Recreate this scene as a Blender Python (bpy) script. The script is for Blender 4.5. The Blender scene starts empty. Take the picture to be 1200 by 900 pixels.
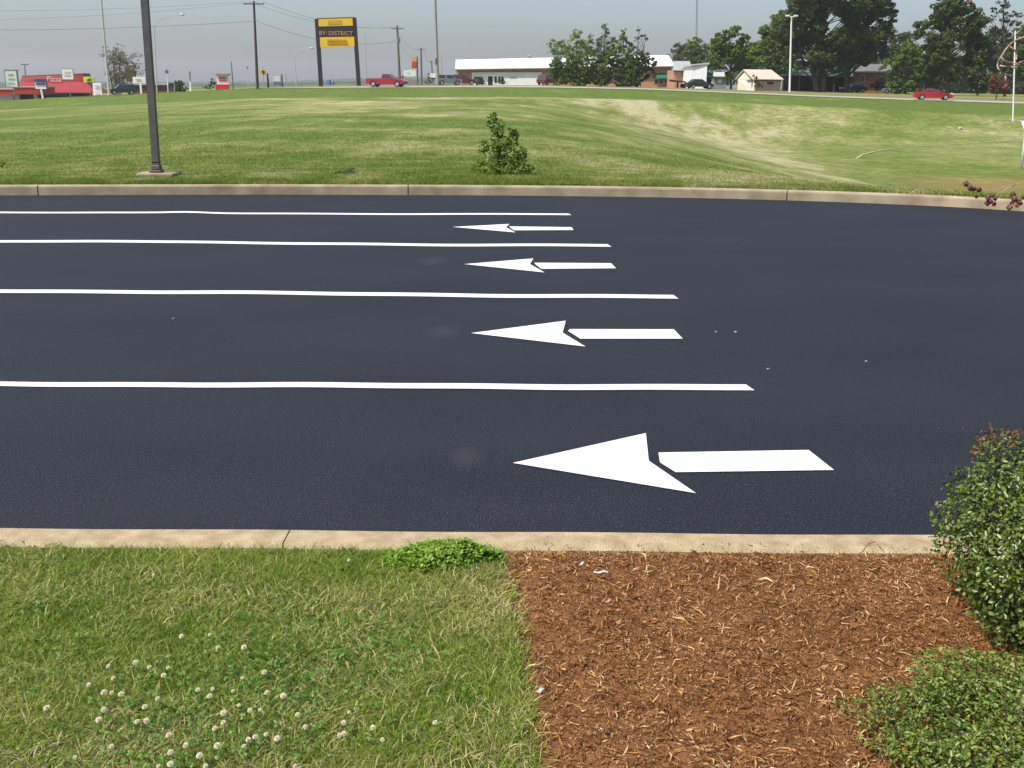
import bpy, math, random
import numpy as np
from mathutils import Vector, Matrix
random.seed(7); rng = np.random.default_rng(7)
sc = bpy.context.scene
COL = sc.collection
R = math.radians
# ------------------------------------------------------------------ camera model (pixels of the 1200x900 photograph)
F_PX, CX, CY = 1250.0, 600.0, 450.0
P = math.atan(349.2 / F_PX); RHO = 0.006
CAMZ = 1.75
_F = Vector((0, math.cos(P), -math.sin(P))); _U0 = Vector((0, math.sin(P), math.cos(P))); _R0 = Vector((1, 0, 0))
_R = _R0 * math.cos(RHO) + _U0 * math.sin(RHO); _U = _U0 * math.cos(RHO) - _R0 * math.sin(RHO)
def ray(px, py): return _F * F_PX + _R * (px - CX) + _U * (CY - py)
def at(px, py, D):
    r = ray(px, py); t = D / r.y
    return Vector((r.x * t, D, CAMZ + r.z * t))
def gz(px, py, z):
    r = ray(px, py); t = (z - CAMZ) / r.z
    return Vector((r.x * t, r.y * t, z))
def mpp(D): return D * 0.963 / F_PX          # metres per pixel at distance D
cam_d = bpy.data.cameras.new("camera"); cam = bpy.data.objects.new("camera", cam_d); COL.objects.link(cam)
cam.matrix_world = Matrix(((_R.x, _U.x, -_F.x, 0), (_R.y, _U.y, -_F.y, 0), (_R.z, _U.z, -_F.z, CAMZ), (0, 0, 0, 1)))
cam_d.sensor_width = 36; cam_d.lens = 36 * F_PX / 1200; cam_d.clip_start = 0.05; cam_d.clip_end = 9000
sc.camera = cam
# ------------------------------------------------------------------ light
SUN_EL, SUN_AZ = R(56), math.atan2(-0.80, -0.42)      # azimuth measured from +Y towards +X
w = bpy.data.worlds.new("World"); sc.world = w; w.use_nodes = True
nt = w.node_tree; bg = nt.nodes["Background"]; sky = nt.nodes.new("ShaderNodeTexSky"); sky.sky_type = 'NISHITA'
sky.sun_disc = False; sky.sun_elevation = SUN_EL; sky.sun_rotation = SUN_AZ
sky.air_density = 1.0; sky.dust_density = 2.8; sky.ozone_density = 3.6; sky.altitude = 50
nt.links.new(sky.outputs[0], bg.inputs[0]); bg.inputs[1].default_value = 0.14
sd = bpy.data.lights.new("sun", 'SUN'); sd.energy = 4.6; sd.angle = R(0.6); sd.color = (1, 0.925, 0.79)
sun = bpy.data.objects.new("sun", sd); COL.objects.link(sun)
tos = Vector((math.sin(SUN_AZ) * math.cos(SUN_EL), math.cos(SUN_AZ) * math.cos(SUN_EL), math.sin(SUN_EL)))
sun.rotation_euler = tos.to_track_quat('Z', 'Y').to_euler(); sun.location = (0, -5, 30)
vs = sc.view_settings; vs.view_transform = 'Standard'; vs.look = 'None'; vs.gamma = 1; vs.exposure = 0.36
try: vs.use_curve_mapping = False
except Exception: pass
sc.cycles.use_denoising = True
sc.cycles.max_bounces = 8; sc.cycles.transparent_max_bounces = 8; sc.cycles.volume_bounces = 0
# ------------------------------------------------------------------ materials
def s(r, g, b):
    f = lambda c: (c / 255 / 12.92) if c <= 10 else ((c / 255 + .055) / 1.055) ** 2.4
    return (f(r), f(g), f(b))
MATS = {}
def mat(name, c1, c2=None, scale=6.0, rough=0.75, spec=0.3, metal=0.0, bump=0.0, bscale=60.0, island=0.0, coord='Object', trans=0.0, detail=4.0, stretch=None):
    if name in MATS: return MATS[name]
    m = bpy.data.materials.new(name); m.use_nodes = True; t = m.node_tree; N = t.nodes; L = t.links
    b = N["Principled BSDF"]; b.inputs["Roughness"].default_value = rough; b.inputs["Metallic"].default_value = metal
    b.inputs["Specular IOR Level"].default_value = spec
    tc = N.new("ShaderNodeTexCoord"); src = tc.outputs[coord]
    if coord == 'World':
        pass
    if stretch:
        mp = N.new("ShaderNodeMapping"); mp.inputs["Scale"].default_value = stretch; L.new(src, mp.inputs[0]); src = mp.outputs[0]
    if c2 is None: c2 = tuple(c * 0.82 for c in c1)
    nz = N.new("ShaderNodeTexNoise"); nz.inputs["Scale"].default_value = scale; nz.inputs["Detail"].default_value = detail
    L.new(src, nz.inputs["Vector"])
    cr = N.new("ShaderNodeMapRange"); cr.inputs[1].default_value = .3; cr.inputs[2].default_value = .7
    L.new(nz.outputs["Fac"], cr.inputs[0])
    fac = cr.outputs[0]
    if island:
        g = N.new("ShaderNodeNewGeometry")
        ms = N.new("ShaderNodeMix"); ms.data_type = 'FLOAT'; ms.inputs[0].default_value = island
        L.new(fac, ms.inputs[2]); L.new(g.outputs["Random Per Island"], ms.inputs[3]); fac = ms.outputs[0]
    mx = N.new("ShaderNodeMix"); mx.data_type = 'RGBA'
    mx.inputs[6].default_value = (*c1, 1); mx.inputs[7].default_value = (*c2, 1)
    L.new(fac, mx.inputs[0]); L.new(mx.outputs[2], b.inputs["Base Color"])
    if bump:
        n2 = N.new("ShaderNodeTexNoise"); n2.inputs["Scale"].default_value = bscale; n2.inputs["Detail"].default_value = 5
        L.new(src, n2.inputs["Vector"])
        bp = N.new("ShaderNodeBump"); bp.inputs["Strength"].default_value = bump; bp.inputs["Distance"].default_value = 0.02
        L.new(n2.outputs["Fac"], bp.inputs["Height"]); L.new(bp.outputs[0], b.inputs["Normal"])
    if trans:
        tr = N.new("ShaderNodeBsdfTranslucent"); L.new(mx.outputs[2], tr.inputs[0])
        ad = N.new("ShaderNodeMixShader"); ad.inputs[0].default_value = trans
        L.new(b.outputs[0], ad.inputs[1]); L.new(tr.outputs[0], ad.inputs[2]); L.new(ad.outputs[0], N["Material Output"].inputs[0])
    MATS[name] = m
    return m
def ramp_island(name, stops, rough=0.7, spec=0.3, trans=0.0, nscale=2.0, nmix=0.35, bump=0.0):
    """colour ramp driven by a per-blade/per-leaf random value, shifted by a large soft noise"""
    m = bpy.data.materials.new(name); m.use_nodes = True; t = m.node_tree; N = t.nodes; L = t.links
    b = N["Principled BSDF"]; b.inputs["Roughness"].default_value = rough; b.inputs["Specular IOR Level"].default_value = spec
    g = N.new("ShaderNodeNewGeometry"); nz = N.new("ShaderNodeTexNoise"); nz.inputs["Scale"].default_value = nscale; nz.inputs["Detail"].default_value = 3
    L.new(g.outputs["Position"], nz.inputs["Vector"])
    mr = N.new("ShaderNodeMapRange"); mr.inputs[1].default_value = .32; mr.inputs[2].default_value = .68; L.new(nz.outputs["Fac"], mr.inputs[0])
    ms = N.new("ShaderNodeMix"); ms.data_type = 'FLOAT'; ms.inputs[0].default_value = nmix
    L.new(g.outputs["Random Per Island"], ms.inputs[2]); L.new(mr.outputs[0], ms.inputs[3])
    cr = N.new("ShaderNodeValToRGB"); e = cr.color_ramp.elements
    while len(e) < len(stops): e.new(0.5)
    for i, (p_, c) in enumerate(stops): e[i].position = p_; e[i].color = (*c, 1)
    L.new(ms.outputs[0], cr.inputs[0]); L.new(cr.outputs[0], b.inputs["Base Color"])
    if trans:
        tr = N.new("ShaderNodeBsdfTranslucent"); L.new(cr.outputs[0], tr.inputs[0])
        ad = N.new("ShaderNodeMixShader"); ad.inputs[0].default_value = trans
        L.new(b.outputs[0], ad.inputs[1]); L.new(tr.outputs[0], ad.inputs[2]); L.new(ad.outputs[0], N["Material Output"].inputs[0])
    MATS[name] = m
    return m
# ------------------------------------------------------------------ objects
ORG = {}
def tag(o, label=None, cat=None, group=None, kind=None):
    if label: o["label"] = label
    if cat: o["category"] = cat
    if group: o["group"] = group
    if kind: o["kind"] = kind
    return o
def empty(name, loc, label, cat, group=None, rz=0.0):
    o = bpy.data.objects.new(name, None); COL.objects.link(o); o.location = loc; o.rotation_euler = (0, 0, rz)
    o.empty_display_size = 0.2; ORG[o.name] = Vector(loc)
    return tag(o, label, cat, group)
class MB:
    def __init__(s_): s_.v = []; s_.f = []; s_.mi = []; s_.m = 0
    def add(s_, vs_, fs_):
        n = len(s_.v); s_.v += [tuple(v) for v in vs_]
        for f in fs_: s_.f.append(tuple(i + n for i in f)); s_.mi.append(s_.m)
        return s_
    def box(s_, c, d, rz=0.0, bev=0.0, ry=0.0):
        x, y, z = d[0] / 2, d[1] / 2, d[2] / 2; M = Matrix.Rotation(rz, 3, 'Z') @ Matrix.Rotation(ry, 3, 'Y'); c = Vector(c)
        if bev <= 0:
            vs_ = [M @ Vector(p) + c for p in [(-x, -y, -z), (x, -y, -z), (x, y, -z), (-x, y, -z), (-x, -y, z), (x, -y, z), (x, y, z), (-x, y, z)]]
            return s_.add(vs_, [(0, 3, 2, 1), (4, 5, 6, 7), (0, 1, 5, 4), (1, 2, 6, 5), (2, 3, 7, 6), (3, 0, 4, 7)])
        b = bev; rows = []
        for zz, ins in ((-z, b), (-z + b, 0), (z - b, 0), (z, b)):
            X, Y = x - ins, y - ins
            rows.append([M @ Vector(p) + c for p in [(-X + b, -Y, zz), (X - b, -Y, zz), (X, -Y + b, zz), (X, Y - b, zz), (X - b, Y, zz), (-X + b, Y, zz), (-X, Y - b, zz), (-X, -Y + b, zz)]])
        return s_.loft(rows, True)
    def loft(s_, rows, cap=True, closed=True):
        n = len(rows[0]); base = len(s_.v)
        for r_ in rows: s_.v += [tuple(p) for p in r_]
        for i in range(len(rows) - 1):
            for k in range(n if closed else n - 1):
                a = base + i * n + k; b = base + i * n + (k + 1) % n
                s_.f.append((a, b, b + n, a + n)); s_.mi.append(s_.m)
        if cap:
            s_.f.append(tuple(base + k for k in reversed(range(n)))); s_.mi.append(s_.m)
            s_.f.append(tuple(base + (len(rows) - 1) * n + k for k in range(n))); s_.mi.append(s_.m)
        return s_
    def tube(s_, pts, rad, n=8, cap=True):
        pts = [Vector(p) for p in pts]
        if not hasattr(rad, '__len__'): rad = [rad] * len(pts)
        rows = []; up = Vector((0.13, 0.21, 1)).normalized()
        for i, p in enumerate(pts):
            d = (pts[min(i + 1, len(pts) - 1)] - pts[max(i - 1, 0)])
            d = d.normalized() if d.length > 1e-9 else Vector((0, 0, 1))
            a = up if abs(d.dot(up)) < .95 else Vector((1, 0, 0))
            u = d.cross(a).normalized(); v = d.cross(u)
            rows.append([p + (u * math.cos(2 * math.pi * k / n) + v * math.sin(2 * math.pi * k / n)) * rad[i] for k in range(n)])
        return s_.loft(rows, cap)
    def frustum(s_, c0, d0, c1, d1):
        a = [Vector(c0) + Vector((sx * d0[0] / 2, sy * d0[1] / 2, 0)) for sx, sy in ((-1, -1), (1, -1), (1, 1), (-1, 1))]
        b = [Vector(c1) + Vector((sx * d1[0] / 2, sy * d1[1] / 2, 0)) for sx, sy in ((-1, -1), (1, -1), (1, 1), (-1, 1))]
        return s_.loft([a, b], True)
    def prism(s_, poly, axis, a, b):
        """poly: 2D points; extruded along axis ('x' or 'y') from a to b"""
        mk = (lambda p, t: (t, p[0], p[1])) if axis == 'x' else (lambda p, t: (p[0], t, p[1]))
        return s_.loft([[mk(p, a) for p in poly], [mk(p, b) for p in poly]], True)
    def build(s_, name, mats, parent=None, loc=None, smooth=False, local=False):
        me = bpy.data.meshes.new(name)
        off = Vector((0, 0, 0))
        if not local:
            if parent is not None: off = ORG[parent.name]
            elif loc is not None: off = Vector(loc)
        me.from_pydata([(v[0] - off.x, v[1] - off.y, v[2] - off.z) for v in s_.v], [], s_.f)
        if not isinstance(mats, (list, tuple)): mats = [mats]
        for m_ in mats: me.materials.append(m_)
        if len(mats) > 1: me.polygons.foreach_set("material_index", s_.mi)
        if smooth: me.polygons.foreach_set("use_smooth", [True] * len(me.polygons))
        me.update()
        import bmesh
        bm = bmesh.new(); bm.from_mesh(me); bmesh.ops.recalc_face_normals(bm, faces=bm.faces); bm.to_mesh(me); bm.free()
        o = bpy.data.objects.new(name, me); COL.objects.link(o)
        if parent is not None: o.parent = parent
        elif loc is not None: o.location = loc
        ORG[o.name] = off.copy()
        return o
def np_obj(name, verts, nper, faces_per, m, parent=None, loc=None, attr=None, smooth=False):
    """verts (N*nper,3) array; faces_per = list of index tuples (3 or 4) repeated for each of the N items"""
    me = bpy.data.meshes.new(name); N = len(verts) // nper
    off = np.zeros(3)
    if parent is not None: off = np.array(ORG[parent.name])
    elif loc is not None: off = np.array(loc)
    me.vertices.add(len(verts)); me.vertices.foreach_set("co", (np.asarray(verts) - off).astype(np.float32).ravel())
    loops = np.concatenate([np.array(f) for f in faces_per]); lens = np.array([len(f) for f in faces_per])
    L = (loops[None, :] + (np.arange(N) * nper)[:, None]).ravel(); tot = np.tile(lens, N)
    me.loops.add(len(L)); me.loops.foreach_set("vertex_index", L.astype(np.int32))
    me.polygons.add(len(tot)); st = np.concatenate([[0], np.cumsum(tot)[:-1]])
    me.polygons.foreach_set("loop_start", st.astype(np.int32)); me.polygons.foreach_set("loop_total", tot.astype(np.int32))
    if attr is not None:
        for an, av in attr.items():
            a = me.attributes.new(an, 'FLOAT', 'POINT'); a.data.foreach_set("value", np.asarray(av).astype(np.float32))
    me.materials.append(m)
    me.update(calc_edges=True)
    if smooth: me.polygons.foreach_set("use_smooth", [True] * len(me.polygons))
    o = bpy.data.objects.new(name, me); COL.objects.link(o)
    if parent is not None: o.parent = parent
    elif loc is not None: o.location = loc
    ORG[o.name] = Vector(off)
    return o
def copy_tree(o, parent=None):
    c = o.copy(); COL.objects.link(c); c.parent = parent; ORG[c.name] = ORG[o.name]
    for ch in list(o.children): copy_tree(ch, c)
    return c
# value noise for masks
_perm = rng.random((256, 256))
def vnoise(x, y):
    xi = np.floor(x).astype(int); yi = np.floor(y).astype(int); xf = x - xi; yf = y - yi
    u = xf * xf * (3 - 2 * xf); v = yf * yf * (3 - 2 * yf)
    g = lambda a, b: _perm[a % 256, b % 256]
    return (g(xi, yi) * (1 - u) + g(xi + 1, yi) * u) * (1 - v) + (g(xi, yi + 1) * (1 - u) + g(xi + 1, yi + 1) * u) * v
def fbm(x, y, o=4):
    t = 0; a = .5
    for i in range(o): t = t + a * vnoise(x * 2 ** i + 17.3 * i, y * 2 ** i + 5.1 * i); a *= .5
    return t / (1 - .5 ** o)
def sstep(a, b, x): t = np.clip((x - a) / (b - a), 0, 1); return t * t * (3 - 2 * t)
# ------------------------------------------------------------------ terrain
KB = [gz(x, y, 0.0) for x, y in ((-200, 229.5), (0, 229), (300, 228), (600, 229), (800, 231.5), (908, 234), (1000, 237.3), (1116, 242), (1200, 246.3), (1300, 254), (1420, 268))]
KX = np.array([-400.0, -60.0] + [p.x for p in KB] + [25.0, 400.0]); KY = np.array([KB[0].y + 1.0, KB[0].y + .3] + [p.y for p in KB] + [KB[-1].y - 9, KB[-1].y - 12])
def _smooth_k():
    xs = np.linspace(-40, 24, 257); ys = np.interp(xs, KX, KY)
    k = np.hanning(21); k /= k.sum(); yp = np.pad(ys, 10, mode='edge'); return xs, np.convolve(yp, k, 'valid')
KXS, KYS = _smooth_k()
def kerb_y(x): return np.interp(x, KXS, KYS)
TP = np.array([-300, 0, 50, 130, 200, 300, 400, 530, 640, 750, 850, 950, 1050, 1200, 1500.])
TD = np.log(np.array([150, 158, 175, 230, 600, 3000.]))
TY = np.array([[124, 118, 115.5, 112, 108.5, 103.8, 103.2, 102.7, 102.9, 105.2, 109.2, 113.6, 117.2, 122, 126],
               [124.4, 118.4, 115.9, 112.4, 108.9, 103.9, 101.8, 101.2, 101.4, 103.8, 107.8, 112.0, 115.4, 120, 124],
               [124.5, 118.3, 115.6, 111.8, 108.2, 102.6, 99.6, 99.9, 100.1, 101.9, 105.3, 108.6, 111, 115, 118],
               [121, 117, 114.5, 111.2, 107.5, 102.4, 99.2, 99.5, 99.8, 101.2, 104, 106.5, 108.5, 112, 115],
               [113, 110, 108, 105.5, 103, 101.3, 100.8, 101, 101.6, 102.5, 103.3, 105, 106, 108, 110],
               [98, 98.6, 99, 99.5, 100, 100.5, 101, 101.8, 102.5, 103, 103.5, 104.2, 105, 106, 107]])
KK = math.cos(P) ** 2 / F_PX
def yhor(px): return 100.8 + RHO * (px - 600)
def ytab(px, d):
    px = np.clip(px, -299, 1499); ld = np.clip(np.log(np.maximum(d, 1)), TD[0], TD[-1])
    cols = np.stack([np.interp(px, TP, TY[i]) for i in range(len(TD))])
    i = np.clip(np.searchsorted(TD, ld) - 1, 0, len(TD) - 2); t = (ld - TD[i]) / (TD[i + 1] - TD[i])
    idx = np.arange(len(px))
    return cols[i, idx] * (1 - t) + cols[i + 1, idx] * t
def H(x, y):
    x = np.atleast_1d(np.asarray(x, float)); y = np.atleast_1d(np.asarray(y, float))
    yk = kerb_y(x) + 0.2; ys = np.maximum(y, yk)
    px = 600 + F_PX * x / (ys * math.cos(P) + .45)
    pxc = np.clip(px, -299, 1499)
    q = np.clip(x / ys, -1.2, 1.2)
    d = ys + .2 * q * np.minimum(ys, 400)
    zfar = CAMZ - (ytab(pxc, d) - yhor(pxc)) * KK * np.minimum(ys, 3000)
    y150 = 150 / (1 + .2 * q)
    z150 = CAMZ - (ytab(pxc, np.full_like(ys, 150.0)) - yhor(pxc)) * KK * y150
    y132 = 132 / (1 + .2 * q)
    z132 = CAMZ - (ytab(pxc, np.full_like(ys, 150.0)) + 11 - yhor(pxc)) * KK * y132
    t = np.clip((ys - yk) / np.maximum(y132 - yk, 1), 0, 1); t2 = np.clip((ys - y132) / np.maximum(y150 - y132, 1), 0, 1)
    znear = 0.15 + (z132 - 0.15) * t + (z150 - z132) * (t2 ** 1.3)
    z = np.where(d < 150, znear, zfar)
    # sunken playing field on the right
    dx = np.maximum(24 - x, 0) / 27.0; dn = np.maximum(50 - ys, 0) / np.maximum(50 - yk - .9, 5); df = np.maximum(ys - 101, 0) / 25.0
    wgt = (1 - sstep(0, 1, dx)) * (1 - np.clip(dn, 0, 1) ** 2) * (1 - sstep(0, 1, df))
    far = np.clip((134 - d) / 10, 0, 1)
    z = z + (-3.4 - z) * wgt * far
    z = z + .10 * (fbm(x * .11, y * .09, 3) - .5) * np.clip((ys - yk) / 8, 0, 1) * np.clip((148 - d) / 20, 0, 1) * (1 - .8 * wgt)
    return z
def h(x, y): return float(H(x, y)[0])
def ground(px, D):
    p = at(px, 105, D); return Vector((p.x, D, h(p.x, D)))
def dry_mask(x, y):
    """0 lush .. 1 straw coloured"""
    yk = kerb_y(x); dk = y - yk
    px = 600 + F_PX * x / (y * math.cos(P) + .45); d = y + .2 * x
    n1 = fbm(x * .22 + 3, y * .10 + 9, 4); n2 = fbm(x * .07 + 1, y * .045 + 4, 3); n3 = fbm(x * 1.1, y * .35, 3)
    st = .5 + .5 * np.sin((y * .55 + x * .22 + 2.5 * n2) * 1.25)            # mowing swaths
    m = .36 + 1.0 * (n1 - .5) + .8 * (n2 - .5) + .7 * (n3 - .5) + .20 * (st - .5)
    m = m + (.17 - .09 * sstep(4, 14, x)) * sstep(45, 110, d) * (1 - sstep(128, 133, d + 4 * (n1 - .5)))
    m = m - .55 * sstep(127, 134, d + 6 * (n1 - .5))                           # greener verge along the road
    m = m - .20 * (1 - sstep(150, 420, px))
    # dry bank leading down to the sunken field
    fl = (1 - sstep(0, 1, np.maximum(24 - x, 0) / 6)) * (1 - sstep(98, 104, y)) * sstep(36, 46, y)
    m = m * (1 - .5 * fl) + fl * .10
    bx_ = np.interp(y, [40, 55, 66, 82, 103, 118, 132], [17.8, 17.8, 16.6, 17.6, 19.0, 13.5, 12.0]); bw_ = np.interp(y, [40, 55, 66, 82, 103, 118, 132], [2.0, 2.4, 3.0, 4.4, 6.0, 5.0, 4.5])
    m = m + .42 * np.exp(-((x - bx_) / bw_) ** 2) * sstep(38, 50, y) * (1 - sstep(124, 132, d)) * (.55 + .9 * n3)
    m = m - .25 * (1 - sstep(.4, 2.2, dk + 1.2 * (n3 - .5)))
    return np.clip(m, 0, 1)
def soil_mask(x, y):
    n = fbm(x * .5, y * .3, 3)
    return np.clip(1.0 * np.exp(-((y - 57 - .1 * x) / 6.5) ** 2) * sstep(19, 25, x) * (.25 + 1.1 * n) - .05, 0, 1) * .45
def attr_grass_mat(name, blades=False):
    m = bpy.data.materials.new(name); m.use_nodes = True; t = m.node_tree; N = t.nodes; L = t.links
    b = N["Principled BSDF"]; b.inputs["Roughness"].default_value = .85; b.inputs["Specular IOR Level"].default_value = .15
    a = N.new("ShaderNodeAttribute"); a.attribute_name = "dry"; a2 = N.new("ShaderNodeAttribute"); a2.attribute_name = "soil"
    g = N.new("ShaderNodeNewGeometry")
    mp = N.new("ShaderNodeMapping"); mp.inputs["Scale"].default_value = (1, .55, 1); L.new(g.outputs["Position"], mp.inputs[0])
    nz = N.new("ShaderNodeTexNoise"); nz.inputs["Scale"].default_value = 1.9; nz.inputs["Detail"].default_value = 7; nz.inputs["Roughness"].default_value = .72; L.new(mp.outputs[0], nz.inputs["Vector"])
    sh = N.new("ShaderNodeMath"); sh.operation = 'MULTIPLY_ADD'; sh.inputs[1].default_value = 1.5; sh.inputs[2].default_value = -.75; L.new(nz.outputs["Fac"], sh.inputs[0])
    ad = N.new("ShaderNodeMath"); ad.operation = 'ADD'; L.new(a.outputs["Fac"], ad.inputs[0]); L.new(sh.outputs[0], ad.inputs[1])
    mp2 = N.new("ShaderNodeMapping"); mp2.inputs["Scale"].default_value = (.9, 2.6, 1); L.new(g.outputs["Position"], mp2.inputs[0])
    nz2 = N.new("ShaderNodeTexNoise"); nz2.inputs["Scale"].default_value = .8; nz2.inputs["Detail"].default_value = 8; nz2.inputs["Roughness"].default_value = .8; L.new(mp2.outputs[0], nz2.inputs["Vector"])
    sh2 = N.new("ShaderNodeMath"); sh2.operation = 'MULTIPLY_ADD'; sh2.inputs[1].default_value = 2.2; sh2.inputs[2].default_value = -1.1; L.new(nz2.outputs["Fac"], sh2.inputs[0])
    ad2 = N.new("ShaderNodeMath"); ad2.operation = 'ADD'; L.new(ad.outputs[0], ad2.inputs[0]); L.new(sh2.outputs[0], ad2.inputs[1])
    fac = ad2.outputs[0]
    if blades:
        r_ = N.new("ShaderNodeMath"); r_.operation = 'MULTIPLY_ADD'; r_.inputs[1].default_value = .7; r_.inputs[2].default_value = -.35; L.new(g.outputs["Random Per Island"], r_.inputs[0])
        a3 = N.new("ShaderNodeMath"); a3.operation = 'ADD'; L.new(fac, a3.inputs[0]); L.new(r_.outputs[0], a3.inputs[1]); fac = a3.outputs[0]
    cr = N.new("ShaderNodeValToRGB"); e = cr.color_ramp.elements
    stops = [(0, (.080, .124, .016)), (.3, (.136, .172, .033)), (.62, (.218, .220, .080)), (1, (.36, .335, .195))]
    if blades: stops = [(p_, tuple(v * 1.35 for v in c)) for p_, c in stops]
    while len(e) < 4: e.new(.5)
    for i, (p_, c) in enumerate(stops): e[i].position = p_; e[i].color = (*c, 1)
    L.new(fac, cr.inputs[0])
    mx = N.new("ShaderNodeMix"); mx.data_type = 'RGBA'; mx.inputs[7].default_value = (.30, .165, .075, 1)
    L.new(a2.outputs["Fac"], mx.inputs[0]); L.new(cr.outputs[0], mx.inputs[6]); L.new(mx.outputs[2], b.inputs["Base Color"])
    if not blades:
        n2 = N.new("ShaderNodeTexNoise"); n2.inputs["Scale"].default_value = 7; n2.inputs["Detail"].default_value = 6; L.new(g.outputs["Position"], n2.inputs["Vector"])
        bp = N.new("ShaderNodeBump"); bp.inputs["Strength"].default_value = .8; bp.inputs["Distance"].default_value = .12; L.new(n2.outputs["Fac"], bp.inputs["Height"]); L.new(bp.outputs[0], b.inputs["Normal"])
    else:
        tr = N.new("ShaderNodeBsdfTranslucent"); L.new(mx.outputs[2], tr.inputs[0])
        ms = N.new("ShaderNodeMixShader"); ms.inputs[0].default_value = .4
        L.new(b.outputs[0], ms.inputs[1]); L.new(tr.outputs[0], ms.inputs[2]); L.new(ms.outputs[0], N["Material Output"].inputs[0])
    return m
def grid_obj(name, X, Y, Z, m, attr=None, smooth=True):
    ny, nx = X.shape
    me = bpy.data.meshes.new(name); me.vertices.add(nx * ny)
    me.vertices.foreach_set("co", np.stack([X, Y, Z], -1).astype(np.float32).ravel())
    i, j = np.meshgrid(np.arange(nx - 1), np.arange(ny - 1)); a = (j * nx + i).ravel()
    L = np.stack([a, a + 1, a + nx + 1, a + nx], 1).ravel(); n = len(a)
    me.loops.add(4 * n); me.loops.foreach_set("vertex_index", L.astype(np.int32)); me.polygons.add(n)
    me.polygons.foreach_set("loop_start", (np.arange(n) * 4).astype(np.int32)); me.polygons.foreach_set("loop_total", np.full(n, 4, np.int32))
    for an, av in (attr or {}).items():
        at_ = me.attributes.new(an, 'FLOAT', 'POINT'); at_.data.foreach_set("value", av.astype(np.float32).ravel())
    me.materials.append(m); me.update(calc_edges=True)
    if smooth: me.polygons.foreach_set("use_smooth", [True] * n)
    o = bpy.data.objects.new(name, me); COL.objects.link(o); ORG[o.name] = Vector((0, 0, 0))
    return o
xs = np.concatenate([[-4000, -2400, -1400, -900, -600, -420, -300, -230, -180, -150, -125], np.arange(-105, -32, 2.0), np.arange(-32, 32, .5), np.arange(32, 110, 2.0), [125, 150, 180, 230, 300, 420, 600, 900, 1400, 2400, 4000]])
ss = np.concatenate([np.arange(0, 30, .45), np.arange(30, 90, .9), np.arange(90, 150, 1.3), np.arange(150, 260, 5), [275, 300, 340, 400, 480, 600, 800, 1100, 1500, 2200, 3000, 4200, 6000]])
X, S = np.meshgrid(xs, ss); Y = kerb_y(X) + .19 + S
Z = H(X.ravel(), Y.ravel()).reshape(X.shape); Z[0] -= .05
dm = dry_mask(X.ravel(), Y.ravel()).reshape(X.shape); sm = soil_mask(X.ravel(), Y.ravel()).reshape(X.shape)
dd = Y + .2 * X
far_dry = sstep(156, 162, dd) * .45 * (1 - sstep(230, 400, dd)); dm = np.clip(dm + far_dry, 0, 1)
o = grid_obj("grass_field", X, Y, Z, attr_grass_mat("field_grass"), {"dry": dm, "soil": sm}); tag(o, kind="structure")
# blades on the near part of the field
def field_blades():
    N = 260000
    u = rng.random(N) * (.55 + .45 * rng.random(N)); dk = .02 + (np.exp(u * math.log(1 + 60 / 1.6)) - 1) * 1.6
    yy0 = 18 + dk; x = (rng.random(N) - .5) * 2 * (yy0 * .56 + 1.5); y = kerb_y(x) + .19 + dk
    z = H(x, y); d = dry_mask(x, y); sl = soil_mask(x, y)
    edge = np.exp(-dk / .5)
    hgt = (.014 + .026 * rng.random(N)) * (1 + 1.8 * edge * rng.random(N)) * (.6 + 1.0 * fbm(x * .5, y * .4, 2)) * (1 + dk * .008)
    wd = (.005 + .004 * rng.random(N)) * (1 + dk * .03)
    a = rng.random(N) * 2 * math.pi; b = rng.random(N) * 2 * math.pi; ln = hgt * (.3 + 1.9 * rng.random(N))
    v = np.empty((N, 3, 3)); c, sn = np.cos(a) * wd, np.sin(a) * wd
    v[:, 0] = np.stack([x - c, y - sn, z - .01], 1); v[:, 1] = np.stack([x + c, y + sn, z - .01], 1)
    v[:, 2] = np.stack([x + np.cos(b) * ln, y + np.sin(b) * ln, z + hgt], 1)
    return v.reshape(-1, 3), np.repeat(np.clip(d + .06, 0, 1), 3), np.repeat(sl, 3)
v, d_, s_l = field_blades()
o = np_obj("field_grass_blades", v, 3, [(0, 1, 2)], attr_grass_mat("field_blade", True), attr={"dry": d_, "soil": s_l}); tag(o, "short mown grass covering the field beyond the far kerb", "grass", kind="stuff")
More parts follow.
